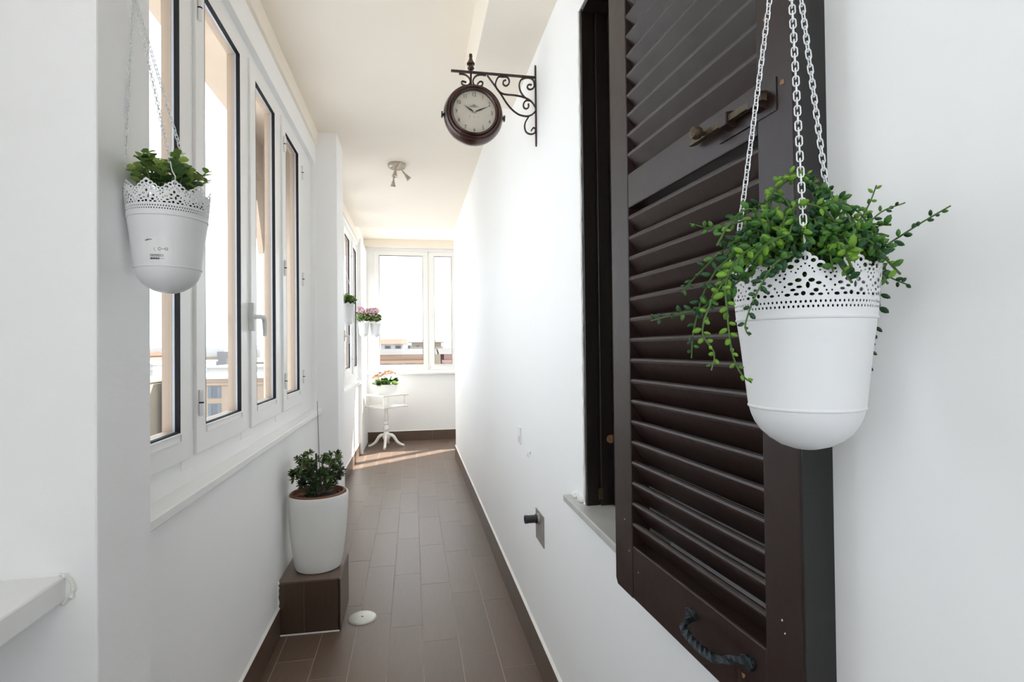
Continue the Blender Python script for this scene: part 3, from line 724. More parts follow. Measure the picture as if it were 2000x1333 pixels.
STR = [
 (px((1530,470,.54),(1450,465,.53),(1390,510,.52),(1352,548,.515),(1331,572,.51)), 'dark'),
 (px((1540,460,.56),(1470,430,.555),(1400,447,.55),(1347,437,.545)), 'mid'),
 (px((1500,500,.53),(1430,560,.50),(1375,600,.49),(1320,614,.485),(1271,627,.48)), 'dark'),
 (px((1500,480,.53),(1425,505,.51),(1380,560,.505),(1356,640,.50),(1350,700,.50)), 'dark'),
 (px((1510,480,.52),(1440,520,.495),(1390,590,.485),(1372,650,.48),(1395,690,.478),(1389,724,.478)), 'light'),
 (px((1530,470,.51),(1460,490,.483),(1420,545,.474),(1421,620,.47),(1430,690,.47),(1448,732,.47),(1468,748,.47)), 'light'),
 (px((1570,490,.50),(1520,510,.475),(1490,550,.468),(1466,600,.466),(1455,640,.466),(1464,656,.466)), 'dark'),
 (px((1600,500,.55),(1680,510,.545),(1745,470,.53),(1800,435,.515),(1857,402,.495)), 'dark'),
 (px((1600,490,.56),(1670,460,.555),(1720,415,.545),(1768,396,.535)), 'dark'),
 (px((1610,480,.57),(1670,440,.58),(1697,400,.58),(1712,362,.58)), 'light'),
 (px((1640,500,.55),(1705,520,.555),(1740,543,.555),(1776,558,.555)), 'dark'),
 (px((1650,500,.57),(1712,545,.585),(1716,600,.585),(1702,670,.585),(1692,732,.585)), 'dark'),
 (px((1540,480,.545),(1497,420,.545),(1520,355,.55),(1560,338,.55),(1600,352,.55)), 'light'),
 (px((1560,480,.55),(1505,400,.55),(1550,348,.555),(1610,372,.555),(1662,412,.555)), 'light'),
 (px((1560,490,.53),(1510,470,.52),(1470,410,.52),(1430,430,.515),(1400,480,.51)), 'mid'),
 (px((1580,490,.54),(1600,420,.54),(1650,400,.545),(1690,430,.55),(1700,480,.55)), 'mid'),
 (px((1560,500,.52),(1530,440,.505),(1560,400,.50),(1610,410,.50),(1640,450,.50)), 'light'),
 (px((1620,500,.53),(1560,460,.50),(1500,475,.487),(1460,520,.48)), 'mid'),
]
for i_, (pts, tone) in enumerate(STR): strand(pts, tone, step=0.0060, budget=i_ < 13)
# dense heart of the plant
keys = ('light', 'mid', 'dark')
for k in range(120):
    a = rnd.uniform(0, 2*PI); r = 0.072*math.sqrt(rnd.random()); h = 0.034*rnd.random()+0.085*(1-(r/.078)**2)*rnd.uniform(.35, 1)
    p0 = Vector((rnd.uniform(-.02, .02), rnd.uniform(-.02, .02), -0.005)); p2 = Vector((r*math.cos(a), r*math.sin(a), h)); 
    p3 = p2+Vector((math.cos(a)*rnd.uniform(.0, .03), math.sin(a)*rnd.uniform(.0, .03), rnd.uniform(-.03, .006)))
    if (p3+top_c).x > .46: p3.x = .46-top_c.x
    pts = cat_rom([p0, p0.lerp(p2, .5)+Vector((0, 0, .016)), p2, p3], .005)
    stems.tube(pts, .0011, 4)
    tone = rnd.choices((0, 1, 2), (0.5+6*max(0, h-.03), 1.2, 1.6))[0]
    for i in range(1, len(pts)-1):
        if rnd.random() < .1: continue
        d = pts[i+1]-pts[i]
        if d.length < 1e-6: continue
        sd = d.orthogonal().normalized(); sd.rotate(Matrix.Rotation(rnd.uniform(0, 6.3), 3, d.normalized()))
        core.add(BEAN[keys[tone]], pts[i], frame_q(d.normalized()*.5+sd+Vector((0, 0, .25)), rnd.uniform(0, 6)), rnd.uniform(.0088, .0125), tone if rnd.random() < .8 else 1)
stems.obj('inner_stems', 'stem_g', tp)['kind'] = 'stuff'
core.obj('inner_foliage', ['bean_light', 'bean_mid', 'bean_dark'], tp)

# ---------------------------------------------------------------- round-leaved plant in the left planter
ROUND = {k: round_leaf_mesh('round_leaf_'+k, 'euc_'+k) for k in ('light', 'mid', 'dark')}
def bushy(label, base, n, R_, Hh, leaf, seed, name='leafy_plant', group=None, objs=True, tones=(3, 3, 2), droop=0.2, wall=None):
    rn = random.Random(seed); t = thing(name, label, 'plant', base, group=group)
    MB().lathe([(0, -.004), (R_*.6, -.006), (R_*.92, -.010), (R_*.78, -.05), (0, -.05)], 20, cap=False).obj('soil', 'soil', t, smooth=True)
    sc_ = Scatter(); stm = MB()
    for k in range(n):
        a = 2*PI*k/n*2.618+rn.uniform(-.3, .3); rr = R_*math.sqrt((k+.5)/n)
        p0 = Vector((rr*.5*math.cos(a), rr*.5*math.sin(a), -.006)); hh = Hh*(1-.45*(rr/R_)**2)*rn.uniform(.75, 1.15)
        p1 = Vector((rr*1.05*math.cos(a), rr*1.05*math.sin(a), hh))
        if wall is not None and base[0]+p1.x < wall: p1.x = wall-base[0]
        pts = [p0.lerp(p1, s)+Vector((0, 0, .12*Hh*math.sin(PI*s))) for s in (0, .25, .5, .75, 1)]
        so = MB().tube(pts, .0012, 5).obj('stem', 'stem_g', t) if objs else stm.tube(pts, .0011, 4)
        tone = rn.choices(('light', 'mid', 'dark'), tones)[0]
        for j, s in enumerate((.42, .62, .82, 1.0)):
            q = p0.lerp(p1, s)+Vector((0, 0, .12*Hh*math.sin(PI*s)))
            for w_ in range(2 if s < 1 else 3):
                aa = j*1.57+w_*(PI if s < 1 else 2.1)+rn.uniform(-.4, .4)
                o = Vector((math.cos(aa), math.sin(aa), rn.uniform(.15, .9))).normalized()
                qq = o.to_track_quat('Z', 'Y') @ Euler((0, 0, rn.uniform(-.5, .5))).to_quaternion()
                c = tone if (rn.random() < .7) else 'mid'
                if s < .6 and rn.random() < .5: c = 'dark'
                sz = leaf*rn.uniform(.8, 1.15)*(1.1 if s < .9 else .85)
                if objs: link_mesh('leaf', ROUND[c], so, q, qq.to_euler(), sz)
                else: sc_.add(ROUND[c], q, qq, sz, ('light', 'mid', 'dark').index(c))
    if not objs: stm.obj('stems', 'stem_g', t)['kind'] = 'stuff'; sc_.obj('foliage', ['euc_light', 'euc_mid', 'euc_dark'], t)
    return t
bushy('round-leaved pale green plant filling the left lace-rimmed planter', LB+Vector((0, 0, 0.172)), 30, .066, .078, .0165, 5, wall=-.495, tones=(5, 3, 1))
sprig = [LB+Vector((0, 0, .15))+Vector(p) for p in ((.03, -.03, .0), (.055, -.03, .03), (.068, -.03, .028), (.076, -.03, .018))]

# ---------------------------------------------------------------- planters further down the corridor
FP1 = Vector((-0.536, 4.62, 1.556))
planter('white hanging planter with green leaves in front of the far left window', FP1, FP1+Vector((-.02, 0, .52)), [4.6, 2.5, .4], detail=False)
bushy('green leafy plant in the planter before the far left window', FP1+Vector((0, 0, .150)), 24, .068, .105, .030, 9, objs=False, tones=(2, 3, 3))
FP2 = Vector((-0.605, 7.02, 1.515)); FP3 = Vector((-0.468, 7.10, 1.510))
def flowering(label, base, seed):
    t = bushy(label, base, 26, .066, .150, .042, seed, name='flowering_plant', objs=False, tones=(3, 3, 1)); rn = random.Random(seed+50)
    PET = round_leaf_mesh('petal', 'pink', .45, .05)
    for k in range(5):
        a = 2*PI*k/5+rn.uniform(-.4, .4); r = .060 if k else .0; c = Vector((r*math.cos(a), r*math.sin(a), .165+rn.uniform(-.025, .03)))
        s = Scatter()
        for j in range(26):
            o = Vector((rn.gauss(0, 1), rn.gauss(0, 1), rn.gauss(.3, 1))).normalized(); s.add(PET, c+o*.026, frame_q(o+Vector((rn.uniform(-.5, .5), rn.uniform(-.5, .5), 0)), rn.uniform(0, 6)), .027)
        f_ = s.obj('flower_head', 'pink', t)
    return t
planter('white planter of pink flowers hanging on the far left wall', FP2, FP2+Vector((-.055, 0, .55)), [4.7, 2.6, .5], detail=False)
flowering('pink flowering plant in the left of the two far corner planters', FP2+Vector((0, 0, .155)), 31)
planter('white planter of pink flowers hanging nearest the far window', FP3, FP3+Vector((-.02, .0, .55)), [4.7, 2.6, .5], detail=False)
flowering('pink flowering plant in the planter nearest the far window', FP3+Vector((0, 0, .155)), 47)

# ---------------------------------------------------------------- tall white pot with jade plant on the step
PB = Vector((-0.482, 2.905, 0.2552))
tpot = thing('floor_pot', 'tall tapered white pot standing on the tiled step', 'pot', PB)
prof = [(0, 0), (.100, 0), (.110, .004), (.114, .014), (.1215, .06), (.137, .19), (.1475, .34), (.1485, .365), (.1465, .3745), (.143, .376), (.139, .374), (.137, .365), (.130, .30), (0, .295)]
MB().lathe(prof, 56, cap=False).obj('pot_body', 'potwhite', tpot, smooth=True)
ter = thing('terracotta_pot', 'terracotta inner pot of dark soil inside the tall white pot', 'pot', PB+Vector((0, 0, .296)))
MB().lathe([(0, 0), (.108, 0), (.120, .060), (.1335, .062), (.1350, .080), (.1315, .086), (.1230, .086), (.120, .066), (.0, .062)], 48, cap=False).obj('rim', 'terra', ter, smooth=True)
rn = random.Random(6)
SO = Scatter()
s_ = MB(); V = [(0, 0, .070)]; F = []
for i, r in enumerate((.04, .08, .1205)):
    for k in range(20): a = 2*PI*k/20; V.append((r*math.cos(a), r*math.sin(a), .069+rn.uniform(-.004, .006)-.004*i))
for k in range(20):
    l = (k+1) % 20; F.append((0, 1+k, 1+l))
    for i in range(2): F.append((1+20*i+k, 1+20*i+20+k, 1+20*i+20+l, 1+20*i+l))
MB().add(V, F).obj('soil', 'soil', ter, smooth=True)
jd = thing('jade_plant', 'bushy dark green jade plant with thick leaves in the tall white pot', 'plant', PB+Vector((0, 0, .366)))
JL = {0: bean_mesh('jade_leaf_dark', 'jade_dark', .24, .38), 1: bean_mesh('jade_leaf_mid', 'jade_mid', .24, .38)}
fo = Scatter(); twg = MB()
def rosette(p, d, size, mi, n=9):
    for k in range(n):
        a = 2.4*k; el = .15+.75*(k/n); sd = d.orthogonal().normalized(); sd.rotate(Matrix.Rotation(a, 3, d))
        o = (d*el+sd*(1.15-el)).normalized(); fo.add(JL[mi], p-d*.012*(1-k/n), frame_q(o, rn.uniform(-.6, .6)), size*rn.uniform(.8, 1.15)*(1.1-.35*k/n), mi)
main = []
for k in range(9):
    a = 2*PI*k/9+rn.uniform(-.2, .2); r0 = rn.uniform(.01, .045); p0 = Vector((r0*math.cos(a), r0*math.sin(a), 0))
    reach = rn.uniform(.060, .122); hh = rn.uniform(.115, .185)
    p1 = Vector((reach*math.cos(a), reach*math.sin(a), hh))
    if p1.x < -.125: p1.x = -.125
    mid = p0.lerp(p1, .5)+Vector((0, 0, .01))
    MB().tube(cat_rom([p0, mid, p1], .02), .006, 7, r1=.0035).obj('branch', 'bark', jd, smooth=True)
    for j in range(13):
        s = rn.uniform(.40, 1); q0 = p0.lerp(p1, s)
        o = Vector((math.cos(a)*.5+rn.uniform(-.9, .9), math.sin(a)*.5+rn.uniform(-.9, .9), rn.uniform(.1, 1))).normalized()
        q1 = q0+o*rn.uniform(.022, .048)
        if q1.x < -.14: q1.x = -.14
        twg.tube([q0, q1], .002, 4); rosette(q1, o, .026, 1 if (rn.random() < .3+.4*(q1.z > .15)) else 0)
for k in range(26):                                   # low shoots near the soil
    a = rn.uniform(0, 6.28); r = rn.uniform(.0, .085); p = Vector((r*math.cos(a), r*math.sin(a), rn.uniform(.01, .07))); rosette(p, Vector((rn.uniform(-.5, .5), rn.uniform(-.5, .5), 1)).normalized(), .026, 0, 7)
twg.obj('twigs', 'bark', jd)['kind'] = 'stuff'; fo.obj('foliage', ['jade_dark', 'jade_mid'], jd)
MB().tube([(.012, -.09, 0), (.008, -.09, .10), (.006, -.092, .225)], .0045, 8).obj('plant_stake', 'stake', None, loc=PB+Vector((0, 0, .366)))
tag(bpy.data.objects['plant_stake'], 'short dark red stake in the jade plant pot', 'stake')
MB().tube([(.012, .0, 0), (.004, .0, .24), (-.002, .0, .475)], .0022, 6, r1=.0014).obj('wire_rod', 'wire', None, loc=PB+Vector((0, 0, .366)))
tag(bpy.data.objects['wire_rod'], 'thin grey wire rod rising from the jade plant pot', 'rod')

# ---------------------------------------------------------------- wall clock on a scrolled bracket
CY = 2.196
ck = thing('bracket_clock', 'round bronze station clock on a scrolled bracket on the right wall', 'clock', (0.52, CY, 2.30))
def cz(X_, Y_):                                        # point of the bracket plane
    p = at_y(800+X_*.165, 80+Y_*.165, CY); return p-Vector((0.52, CY, 2.30))
def bandcurve(pts, nm, r=.0034, parent=ck, smooth_step=.006, m_='bracket'):
    P = cat_rom([cz(*p) for p in pts], smooth_step); MB().tube(P, r, 6, up=(0, 1, 0), flat=1.9).obj(nm, m_, parent, smooth=True)
barL, barR = cz(490, 374), Vector((0.0, 0, cz(1485, 434).z))
MB().box(barL.x, -0.003, -.006, .006, barR.z-.0036, barR.z+.0036).obj('bracket_bar', 'bracket', ck, bevel=.001)
zt, zb = cz(1490, 320).z, cz(1510, 1215).z
MB().prism([(-.007, zb), (0, zb-.014), (.0, zb-.014), (.007, zb), (.007, zt), (0, zt+.012), (-.007, zt)], -.006, 0.0, 'x').obj('wall_strip', 'bracket', ck, bevel=.0008)
bz = lambda X_: 374+(X_-490)*.060+10
for nm, pts in (('scroll', [(585, bz(585)), (655, 400), (705, 440), (718, 490), (690, 527), (640, 525), (614, 500), (625, 478), (672, 492)]),
    ('scroll', [(905, bz(905)), (830, 402), (775, 425), (750, 478), (766, 525), (820, 545), (860, 525), (864, 492), (835, 481), (803, 512)]),
    ('brace', [(920, bz(920)), (1000, 520), (1080, 630), (1150, 740), (1220, 820), (1300, 875), (1390, 893), (1450, 872), (1488, 835)]),
    ('scroll', [(1140, 465), (1112, 475), (1108, 513), (1140, 534), (1174, 510), (1178, 462), (1150, 428), (1100, bz(1100)+5), (1050, 430), (1016, 510), (1035, 570), (1080, 615), (1140, 635), (1250, 645), (1340, 665), (1410, 695), (1460, 740), (1486, 785)]),
    ('scroll', [(1445, 522), (1410, 518), (1392, 545), (1412, 574), (1450, 570), (1474, 540), (1470, 480), (1440, 446), (1380, 438), (1320, 462), (1298, 520), (1310, 590), (1345, 650), (1400, 700)]),
    ('scroll', [(1440, 712), (1385, 705), (1350, 740), (1350, 785), (1380, 805), (1408, 785), (1405, 745)]),
    ('scroll', [(1410, 897), (1370, 965), (1362, 1030), (1385, 1085), (1440, 1106), (1484, 1085), (1490, 1045), (1465, 1028), (1440, 1065)])):
    bandcurve(pts, nm)
hub = cz(725, 374)
MB().lathe([(0, .104), (.006, .101), (.0075, .092), (.006, .085), (.008, .078), (.014, .066), (.017, .062), (.016, .057), (.008, .054), (.007, .049), (.013, .046), (.0145, .042), (.012, .037), (.005, .033), (.004, .01), (.004, -.058), (0, -.058)], 18, cap=False).obj('finial', 'bronze', ck, smooth=True, loc=(hub.x, 0, barR.z-.026))
cc = at_y(924.5, 226, CY)-Vector((0.52, CY, 2.30))
RC = .1225; k_ = RC/.125
hf = [(.088, -.0285), (.0885, -.038), (.092, -.042), (.096, -.0395), (.0985, -.036), (.103, -.0385), (.107, -.037), (.110, -.030), (.1155, -.030), (.120, -.022), (.1235, -.010), (.125, 0)]
body = MB().lathe([(r*k_, h*1.15) for r, h in hf]+[(r*k_, -h*1.15) for r, h in hf[::-1][1:]], 72, 'y', cap=False).obj('clock_case', 'bronze', ck, smooth=True, loc=cc); sharp(body, .5)
for sg in (-1, 1):
    MB().lathe([(0, -.004), (.006, -.004), (.006, .004), (.013, .0045), (.013, .0105), (.0, .0108)], 14, 'x').obj('side_knob', 'iron', ck, smooth=True, loc=cc+Vector((sg*RC*.985, 0, -.004)), rot=(0, 0, 0 if sg > 0 else PI))
for sg in (-1, 1):
    dl = MB().lathe([(0, 0), (.090*k_, 0)], 48, 'y', cap=False).obj('dial', 'dial', ck, loc=cc+Vector((0, sg*.0315, 0)), rot=(0, 0, 0 if sg < 0 else PI))
    if sg > 0: continue
    def txt(s, x, z, size, nm='numeral', m_='ink', rot=0.0):
        cu = bpy.data.curves.new('t', 'FONT'); cu.body = s; cu.size = size; cu.align_x = 'CENTER'; cu.align_y = 'CENTER'; cu.resolution_u = 2
        ob = bpy.data.objects.new('t', cu); C.objects.link(ob); bpy.context.view_layer.update()
        me = bpy.data.meshes.new_from_object(ob.evaluated_get(bpy.context.evaluated_depsgraph_get())); bpy.data.objects.remove(ob); bpy.data.curves.remove(cu)
        me.materials.clear(); me.materials.append(M[m_]); return link_mesh(nm, me, dl, (x, -.0006, z), (PI/2, rot, 0), (0.86, 1.1, 1))
    for h in range(1, 13):
        a = h*PI/6; txt(str(h), .072*math.sin(a), .072*math.cos(a), .0215)
    for k in (-1, 0, 1): txt('*', .0175*k, -.021, .012, 'star')
    orn = MB()
    for k in range(5):
        w_ = .022-.0042*k; z = .0215+.0026*k
        orn.prism([(-w_, z), (0, z+.0012), (w_, z), (0, z-.0010)], -.0012, -.0006, 'y')
    orn.obj('ornament', 'inkpale', dl)['kind'] = 'stuff'
    txt('PARIS', 0, -.033, .0045, 'lettering', 'inkpale') if False else None
    def hand(nm, ang, L, wd, y):
        d, s2 = Vector((math.sin(ang), math.cos(ang))), Vector((math.cos(ang), -math.sin(ang)))
        P = [d*-.012, d*.006+s2*wd*.5, d*L*.35+s2*wd, d*L*.7+s2*wd*.45, d*L, d*L*.7-s2*wd*.45, d*L*.35-s2*wd, d*.006-s2*wd*.5]
        MB().prism([(p.x, p.y) for p in P], y-.0008, y, 'y').obj(nm, 'ink', dl)
    hand('hour_hand', math.radians(302), .050, .0034, -.0025); hand('minute_hand', math.radians(66), .069, .0028, -.004)
    MB().lathe([(0, -.0065), (.0035, -.006), (.004, -.004), (.004, 0)], 12, 'y').obj('hand_boss', 'dial', dl)

# ---------------------------------------------------------------- ceiling spot lamp
LC = Vector((-0.113, 4.385, CEIL))
cl = thing('ceiling_spot_lamp', 'nickel ceiling lamp with a slim bar and small spot heads', 'lamp', LC)
MB().lathe([(0, 0), (.070, 0), (.071, -.004), (.068, -.026), (.060, -.034), (0, -.035)][::-1], 40, cap=False).obj('ceiling_rose', 'nickel', cl, smooth=True)
b0, b1 = Vector((.035, -.16, -.040)), Vector((-.035, .16, -.040))
MB().tube([b0, b1], .006, 8).obj('bar', 'nickel', cl, smooth=True)
MB().lathe([(.006, -.034), (.006, -.048), (0, -.05)], 10).obj('centre_screw', 'nickel', cl)
def spot(p, tiltv):
    h = MB().lathe([(0, .0), (.007, -.002), (.007, -.030), (.010, -.034), (.016, -.060), (.022, -.078), (.020, -.079), (.0, -.070)], 18, cap=False).obj('spot_head', 'nickel', cl, smooth=True, loc=p, rot=tiltv)
    MB().tube([(0, 0, .018), (0, 0, -.004)], .0035, 6).obj('swivel', 'nickel', h)
spot(Vector((-.005, -.10, -.062)), (-.25, .12, 0)); spot(Vector((-.028, .13, -.062)), (.3, .1, 0)); spot(Vector((.045, .02, -.050)), (.1, -.7, 0))

# ---------------------------------------------------------------- wall fittings on the right wall
tapt = thing('wall_pipe_outlet', 'steel cover plate with a short black pipe stub low on the right wall', 'outlet', (WR, 2.213, 0.605))
MB().box(-.0035, 0, -.072, .072, -.064, .064).obj('cover_plate', 'steel', tapt, bevel=.001)
MB().lathe([(0, -.004), (.018, -.004), (.020, -.016), (.0165, -.018), (.0165, -.050), (.0175, -.052), (.0175, -.062), (.012, -.062), (.011, -.03), (0, -.03)], 20, 'x', cap=False).obj('pipe_stub', 'pipe', tapt, smooth=True, loc=(0, .022, .030))
MB().lathe([(.0165, -.003), (.024, -.003), (.022, -.009), (.0165, -.010)], 20, 'x', cap=False).obj('collar', 'steel', tapt, smooth=True, loc=(0, .022, .030))
sw = thing('blank_wall_plate', 'small white blank plate on the right wall above the pipe outlet', 'plate', (WR, 2.626, 0.925))
MB().box(-.006, 0, -.028, .028, -.042, .042).obj('plate', 'plastic', sw, bevel=.002)
MB().box(-.008, -.006, -.016, .016, -.034, -.002).obj('insert', 'greyplastic', sw, bevel=.001)
hk = thing('small_cup_hook', 'tiny white cup hook beside the blank wall plate', 'hook', (WR, 2.385, 0.885))
MB().tube([(0, 0, 0), (-.012, 0, 0), (-.018, 0, -.008), (-.014, 0, -.016), (-.006, 0, -.013)], .0022, 8).obj('hook_wire', 'plastic', hk, smooth=True)
MB().lathe([(0, -.003), (.006, -.003), (.007, 0)], 12, 'x').obj('hook_base', 'greyplastic', hk)
dr = thing('floor_drain_cover', 'round worn steel drain cover set in the brown floor tiles', 'drain cover', (-0.262, 2.84, 0))
MB().lathe([(0, .0075), (.062, .0072), (.068, .005), (.071, .0005), (0, .0005)], 40, cap=False).obj('disc', 'disc', dr, smooth=True)
MB().lathe([(0, .0096), (.0055, .0092), (.0065, .0072)], 12, cap=False).obj('screw', 'steel', dr)
MB().ring(-.003, .003, -.003, .003, .001, -.001, 0).obj('screw_slot', 'ink', dr, loc=(0, 0, .0098), rot=(PI/2, 0, 0))

# ---------------------------------------------------------------- pedestal table
tb = thing('pedestal_table', 'white two-tier pedestal side table at the far end', 'table', (-0.37, 7.70, 0), (0, 0, math.radians(41)))
def tier(z, s, nm):
    P = []
    n = 7
    for k in range(4):                                 # square with softly dished edges
        a, b = [Vector((s*x, s*y)) for x, y in ((-1,-1),(1,-1),(1,1),(-1,1))][k], [Vector((s*x, s*y)) for x, y in ((1,-1),(1,1),(-1,1),(-1,-1))][k]
        for j in range(n):
            t = j/n; p = a.lerp(b, t); nrm = Vector((b.y-a.y, a.x-b.x)).normalized(); P.append(p-nrm*.012*math.sin(2*PI*t)**2)
    MB().prism([(p.x, p.y) for p in P], z-.018, z, 'z').obj(nm, 'tablewhite', tb, bevel=.004)
tier(0.735, .222, 'tabletop'); tier(0.575, .215, 'lower_shelf')
for x in (-1, 1):
    for y in (-1, 1):
        MB().lathe([(.010, .575), (.012, .583), (.007, .592), (.013, .612), (.016, .632), (.012, .655), (.006, .678), (.010, .694), (.012, .706), (.010, .718)], 14).obj('spindle', 'tablewhite', tb, smooth=True, loc=(x*.175, y*.175, 0))
MB().lathe([(0, .557), (.055, .557), (.05, .545), (.026, .535), (.022, .50), (.028, .44), (.034, .40), (.030, .375), (.020, .36), (.034, .345), (.038, .325), (.022, .31), (.026, .295), (.042, .275), (.046, .25), (.030, .225), (.026, .21), (.040, .20), (.052, .175), (.054, .13), (.040, .105), (0, .10)][::-1], 28, cap=False).obj('column', 'tablewhite', tb, smooth=True)
for k in range(4):
    a = PI/4+k*PI/2
    pts = [(.02, .165), (.07, .165), (.105, .135), (.135, .085), (.175, .045), (.220, .024), (.243, .020)]
    P = cat_rom([(r*math.cos(a), r*math.sin(a), z) for r, z in pts], .02)
    n_ = len(P); MB().tube(P, [.026-.010*i/(n_-1) if i < n_-3 else (.016, .0185, .015)[i-(n_-3)] for i in range(n_)], 10, up=(0, 0, 1)).obj('leg', 'tablewhite', tb, smooth=True)
# flower box on the table (root objects scaled up slightly)
fb = thing('flower_box', 'small white flower box on the pedestal table', 'planter', (-0.36, 7.66, 0.735), (0, 0, math.radians(8)))
V = [(-.105,-.05,0),(.105,-.05,0),(.105,.05,0),(-.105,.05,0),(-.125,-.062,.115),(.125,-.062,.115),(.125,.062,.115),(-.125,.062,.115),
     (-.117,-.055,.115),(.117,-.055,.115),(.117,.055,.115),(-.117,.055,.115),(-.112,-.05,.09),(.112,-.05,.09),(.112,.05,.09),(-.112,.05,.09)]
F = [(0,3,2,1)]
for k in range(4): l = (k+1) % 4; F += [(k,l,4+l,4+k),(4+k,4+l,8+l,8+k),(8+k,8+l,12+l,12+k)]
F.append((12,13,14,15)); MB().add(V, F).obj('box', 'tablewhite', fb, bevel=.002)
for s in (-1, 1): MB().tube([(s*.118, 0, .085), (s*.14, 0, .10), (s*.145, 0, .125), (s*.125, 0, .14), (s*.120, 0, .112)], .005, 7).obj('end_handle', 'tablewhite', fb, smooth=True)
kl = thing('flowering_kalanchoe', 'peach flowering plant with broad green leaves in the table flower box', 'plant', (-0.36, 7.66, 0.825), (0, 0, math.radians(8)))
rn = random.Random(77); fo2 = Scatter()
for k in range(70):
    x, y = rn.uniform(-.10, .10), rn.uniform(-.04, .04); o = Vector((x*9+rn.uniform(-.5, .5), y*10+rn.uniform(-.8, .5), rn.uniform(.2, 1.2))).normalized()
    fo2.add(ROUND['mid'], Vector((x, y, rn.uniform(.0, .06))), frame_q(o, rn.uniform(-.5, .5)), rn.uniform(.045, .07), rn.choice((0, 1, 1, 2)))
fo2.obj('foliage', ['euc_light', 'bean_mid', 'bean_dark'], kl)
PET = round_leaf_mesh('petal', 'peach', .45, .05)
for (x, y, z) in ((-.10, -.02, .115), (-.065, .02, .135), (-.03, -.03, .13), (-.115, .03, .10), (.035, .0, .155), (.06, -.03, .140), (.01, .03, .15)):
    s = Scatter()
    for j in range(30):
        o = Vector((rn.gauss(0, 1), rn.gauss(0, 1), rn.gauss(.5, .8))).normalized(); s.add(PET, Vector((x, y, z))+Vector((o.x*.024, o.y*.024, o.z*.014)), frame_q(o, rn.uniform(0, 6)), .017)
    s.obj('flower_head', 'peach', kl)

# ---------------------------------------------------------------- city outside
struct(MB().box(-2500, 2500, -600, 4200, -31, -30).obj('ground_plane', 'ground'), 'low ground of the city outside, lightened to bounce light indoors', 'ground')
def building(name, label, x0, x1, y0, y1, zt, wall_m, roof_m, wins=(), zb=-30, pitched=0.0, face='y', ledge=True, group=None):
    # wins: (a0, a1, z0, z1) on the near face (y = y0) or the +x face
    t = thing(name, label, 'building', ((x0+x1)/2, (y0+y1)/2, zb), group=group); cx, cy = (x0+x1)/2, (y0+y1)/2
    MB().box(x0-cx, x1-cx, y0-cy, y1-cy, 0, zt-zb).obj('wall', wall_m, t)
    if pitched:
        e = 0.7
        MB().prism([(y0-cy-e, zt-zb), ((y0+y1)/2-cy, zt-zb+pitched), (y1-cy+e, zt-zb)], x0-cx-e, x1-cx+e, 'x').obj('roof', roof_m, t)
    else:
        MB().box(x0-cx-.35, x1-cx+.35, y0-cy-.35, y1-cy+.35, zt-zb, zt-zb+.45).obj('roof', roof_m, t)
    if ledge: MB().box(x0-cx-.3, x1-cx+.3, y0-cy-.3, y0-cy, zt-zb-1.2, zt-zb-.8).obj('cornice', wall_m, t)
    for (a0, a1, z0, z1) in wins:
        if face == 'y':
            w_ = MB().ring(a0-cx, a1-cx, z0-zb, z1-zb, 0.0, y0-cy-.10, y0-cy+.05, t2=((a1-a0)*.27, (a1-a0)*.27, .12, .12)).obj('window', 'b_win', t)
            MB().box(a0-cx+.1, a1-cx-.1, y0-cy-.03, y0-cy+.02, z0-zb+.1, z1-zb-.1).obj('pane', 'b_pane', w_)
    return t
def grid(xs, zs, w_, h): return [(x-w_/2, x+w_/2, z-h, z) for x in xs for z in zs]
building('apartment_block', 'peach apartment block with shuttered windows seen through the second pane', -46, -22, 112, 130, -4.0, 'b_peach', 'b_white', grid([-43.5, -37.4, -31.5, -25.5], [-5.4, -8.7, -12.2, -15.6], 2.3, 2.3))
building('apartment_block', 'cream apartment block with many windows seen through the nearest pane', -84, -47.5, 108, 128, -4.3, 'b_cream', 'b_cream', grid([-72, -69, -66, -63, -60, -57, -54, -51.3, -49], [-5.6, -9.4, -13.2, -17], 1.3, 2.0))
building('roof_terrace_house', 'white terrace house behind the peach apartment block', -52, -36, 150, 165, -3.0, 'b_white', 'b_white')
building('roof_terrace_house', 'long low white house behind the cream apartment block', -98, -58, 135, 175, -1.7, 'b_white', 'b_white')
building('brick_house', 'red roofed brick house beyond the white roofs on the left', -190, -110, 245, 275, -0.4, 'b_pink', 'b_red', pitched=2.0)
building('town_house', 'grey house in the middle distance beyond the left panes', -66, -44, 215, 235, -3.0, 'b_grey', 'b_white')
building('town_house', 'pale house with a red roof beyond the third pane', -60, -40, 250, 270, -1.8, 'b_cream', 'b_red', pitched=2.2)
building('low_outbuilding', 'near flat white roof low below the nearest pane', -16.5, -9.5, 18.5, 25, -3.2, 'b_white', 'b_white', ledge=False)
# straight ahead
building('orange_house', 'orange plastered house with grey roof seen through the far window', -7.5, 2.6, 74, 84, 0.62, 'b_orange', 'b_roof', grid([-3.5, -.45], [-.35, -3.6], 1.5, 1.7)+[(-1.85, -1.45, -1.3, -.55)], pitched=0.75)
building('pink_house', 'pink plastered house seen through the far right pane', 4.2, 15, 74, 84, 0.60, 'b_pink', 'b_roof', grid([9, 12], [-.4, -3.6], 1.3, 1.7), pitched=0.8)
building('penthouse', 'white rooftop penthouse above the orange house', -5.2, -1.6, 92, 99, 2.2, 'b_white', 'b_red', grid([-4.1, -2.4], [1.9], .9, .5), pitched=0.9)
building('penthouse', 'pale grey gabled rooftop house above the orange house', -0.2, 5.2, 101, 110, 2.55, 'b_cream', 'b_roof', grid([-.6, .9], [2.0], .6, .6), pitched=0.5)
building('town_house', 'white house low on the horizon beyond the pink house', 7.2, 10.5, 150, 160, 2.8, 'b_white', 'b_white')
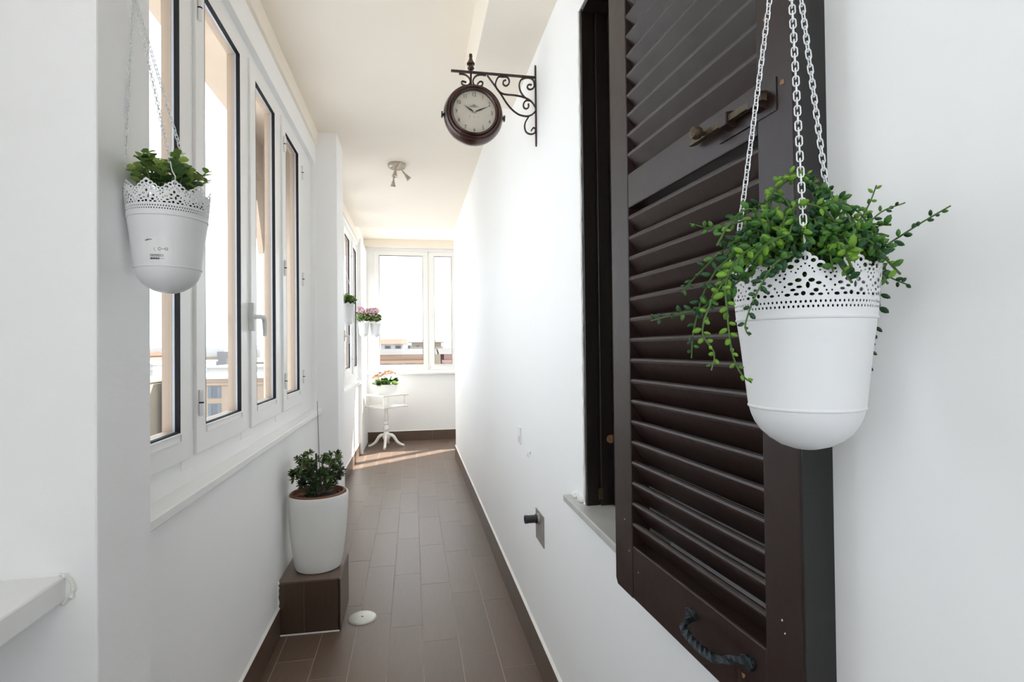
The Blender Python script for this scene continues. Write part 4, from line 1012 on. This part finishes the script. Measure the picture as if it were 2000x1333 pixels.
rn = random.Random(99); city = MB(); cm = ['b_white', 'b_cream', 'b_peach', 'b_grey', 'b_red']
for k in range(520):
    y = 300*(1+4.5*rn.random()**1.3); x = y*rn.uniform(-.95, .75); wd = rn.uniform(10, 34); h = rn.uniform(-4, 4)-abs(rn.gauss(0, 5))*.3
    city.cur = rn.choices(range(5), (5, 3, 2, 2, 1))[0]; city.box(x, x+wd, y, y+rn.uniform(8, 22), -30, h)
o = city.obj('distant_city', cm); o['kind'] = 'stuff'; tag(o, 'hazy crowd of pale roofs along the horizon outside', 'city')
V = []; F = []; N_ = 120
for i in range(N_+1):
    a = -1.25+2.3*i/N_; d = 3200; h = 22+30*(0.5+0.5*math.sin(5*a+1.0))*(0.6+0.4*math.sin(13*a))+6*math.sin(37*a)
    V += [(d*math.sin(a), d*math.cos(a), -31), (d*math.sin(a)*1.05, d*math.cos(a)*1.05, h), (d*1.3*math.sin(a), d*1.3*math.cos(a), -31)]
for i in range(N_): b = 3*i; F += [(b, b+3, b+4, b+1), (b+1, b+4, b+5, b+2)]
struct(MB().add(V, F).obj('distant_hills', 'hill', smooth=True), 'hills along the horizon with blue-grey haze put into their colour', 'hills')

fb.scale = (1.18, 1.18, 1.18); kl.scale = (1.25, 1.25, 1.25); kl.location.z = 0.735+0.106
MB().tube([(-0.70, 4.62, 2.10), (-0.57, 4.62, 2.10), (-0.556, 4.62, 2.085), (-0.558, 4.62, 2.074)], 0.003, 8).obj('wall_hook', 'chain')
tag(bpy.data.objects['wall_hook.002'], 'hook arm on the far left window frame holding a planter', 'hook')

for o_ in list(bpy.data.objects):                       # repeats of one kind share a group
    st_ = o_.name.split('.')[0]
    g_ = {'hanging_planter': 'white lace-rimmed hanging planters', 'flowering_plant': 'pink flowering plants in the far corner', 'leafy_plant': 'leafy plants in hanging planters',
          'wall_hook': 'hooks holding the hanging planters', 'apartment_block': 'apartment blocks outside', 'penthouse': 'rooftop penthouses outside', 'town_house': 'town houses outside', 'roof_terrace_house': 'white terrace houses outside'}.get(st_)
    if g_ and o_.parent is None: o_['group'] = g_
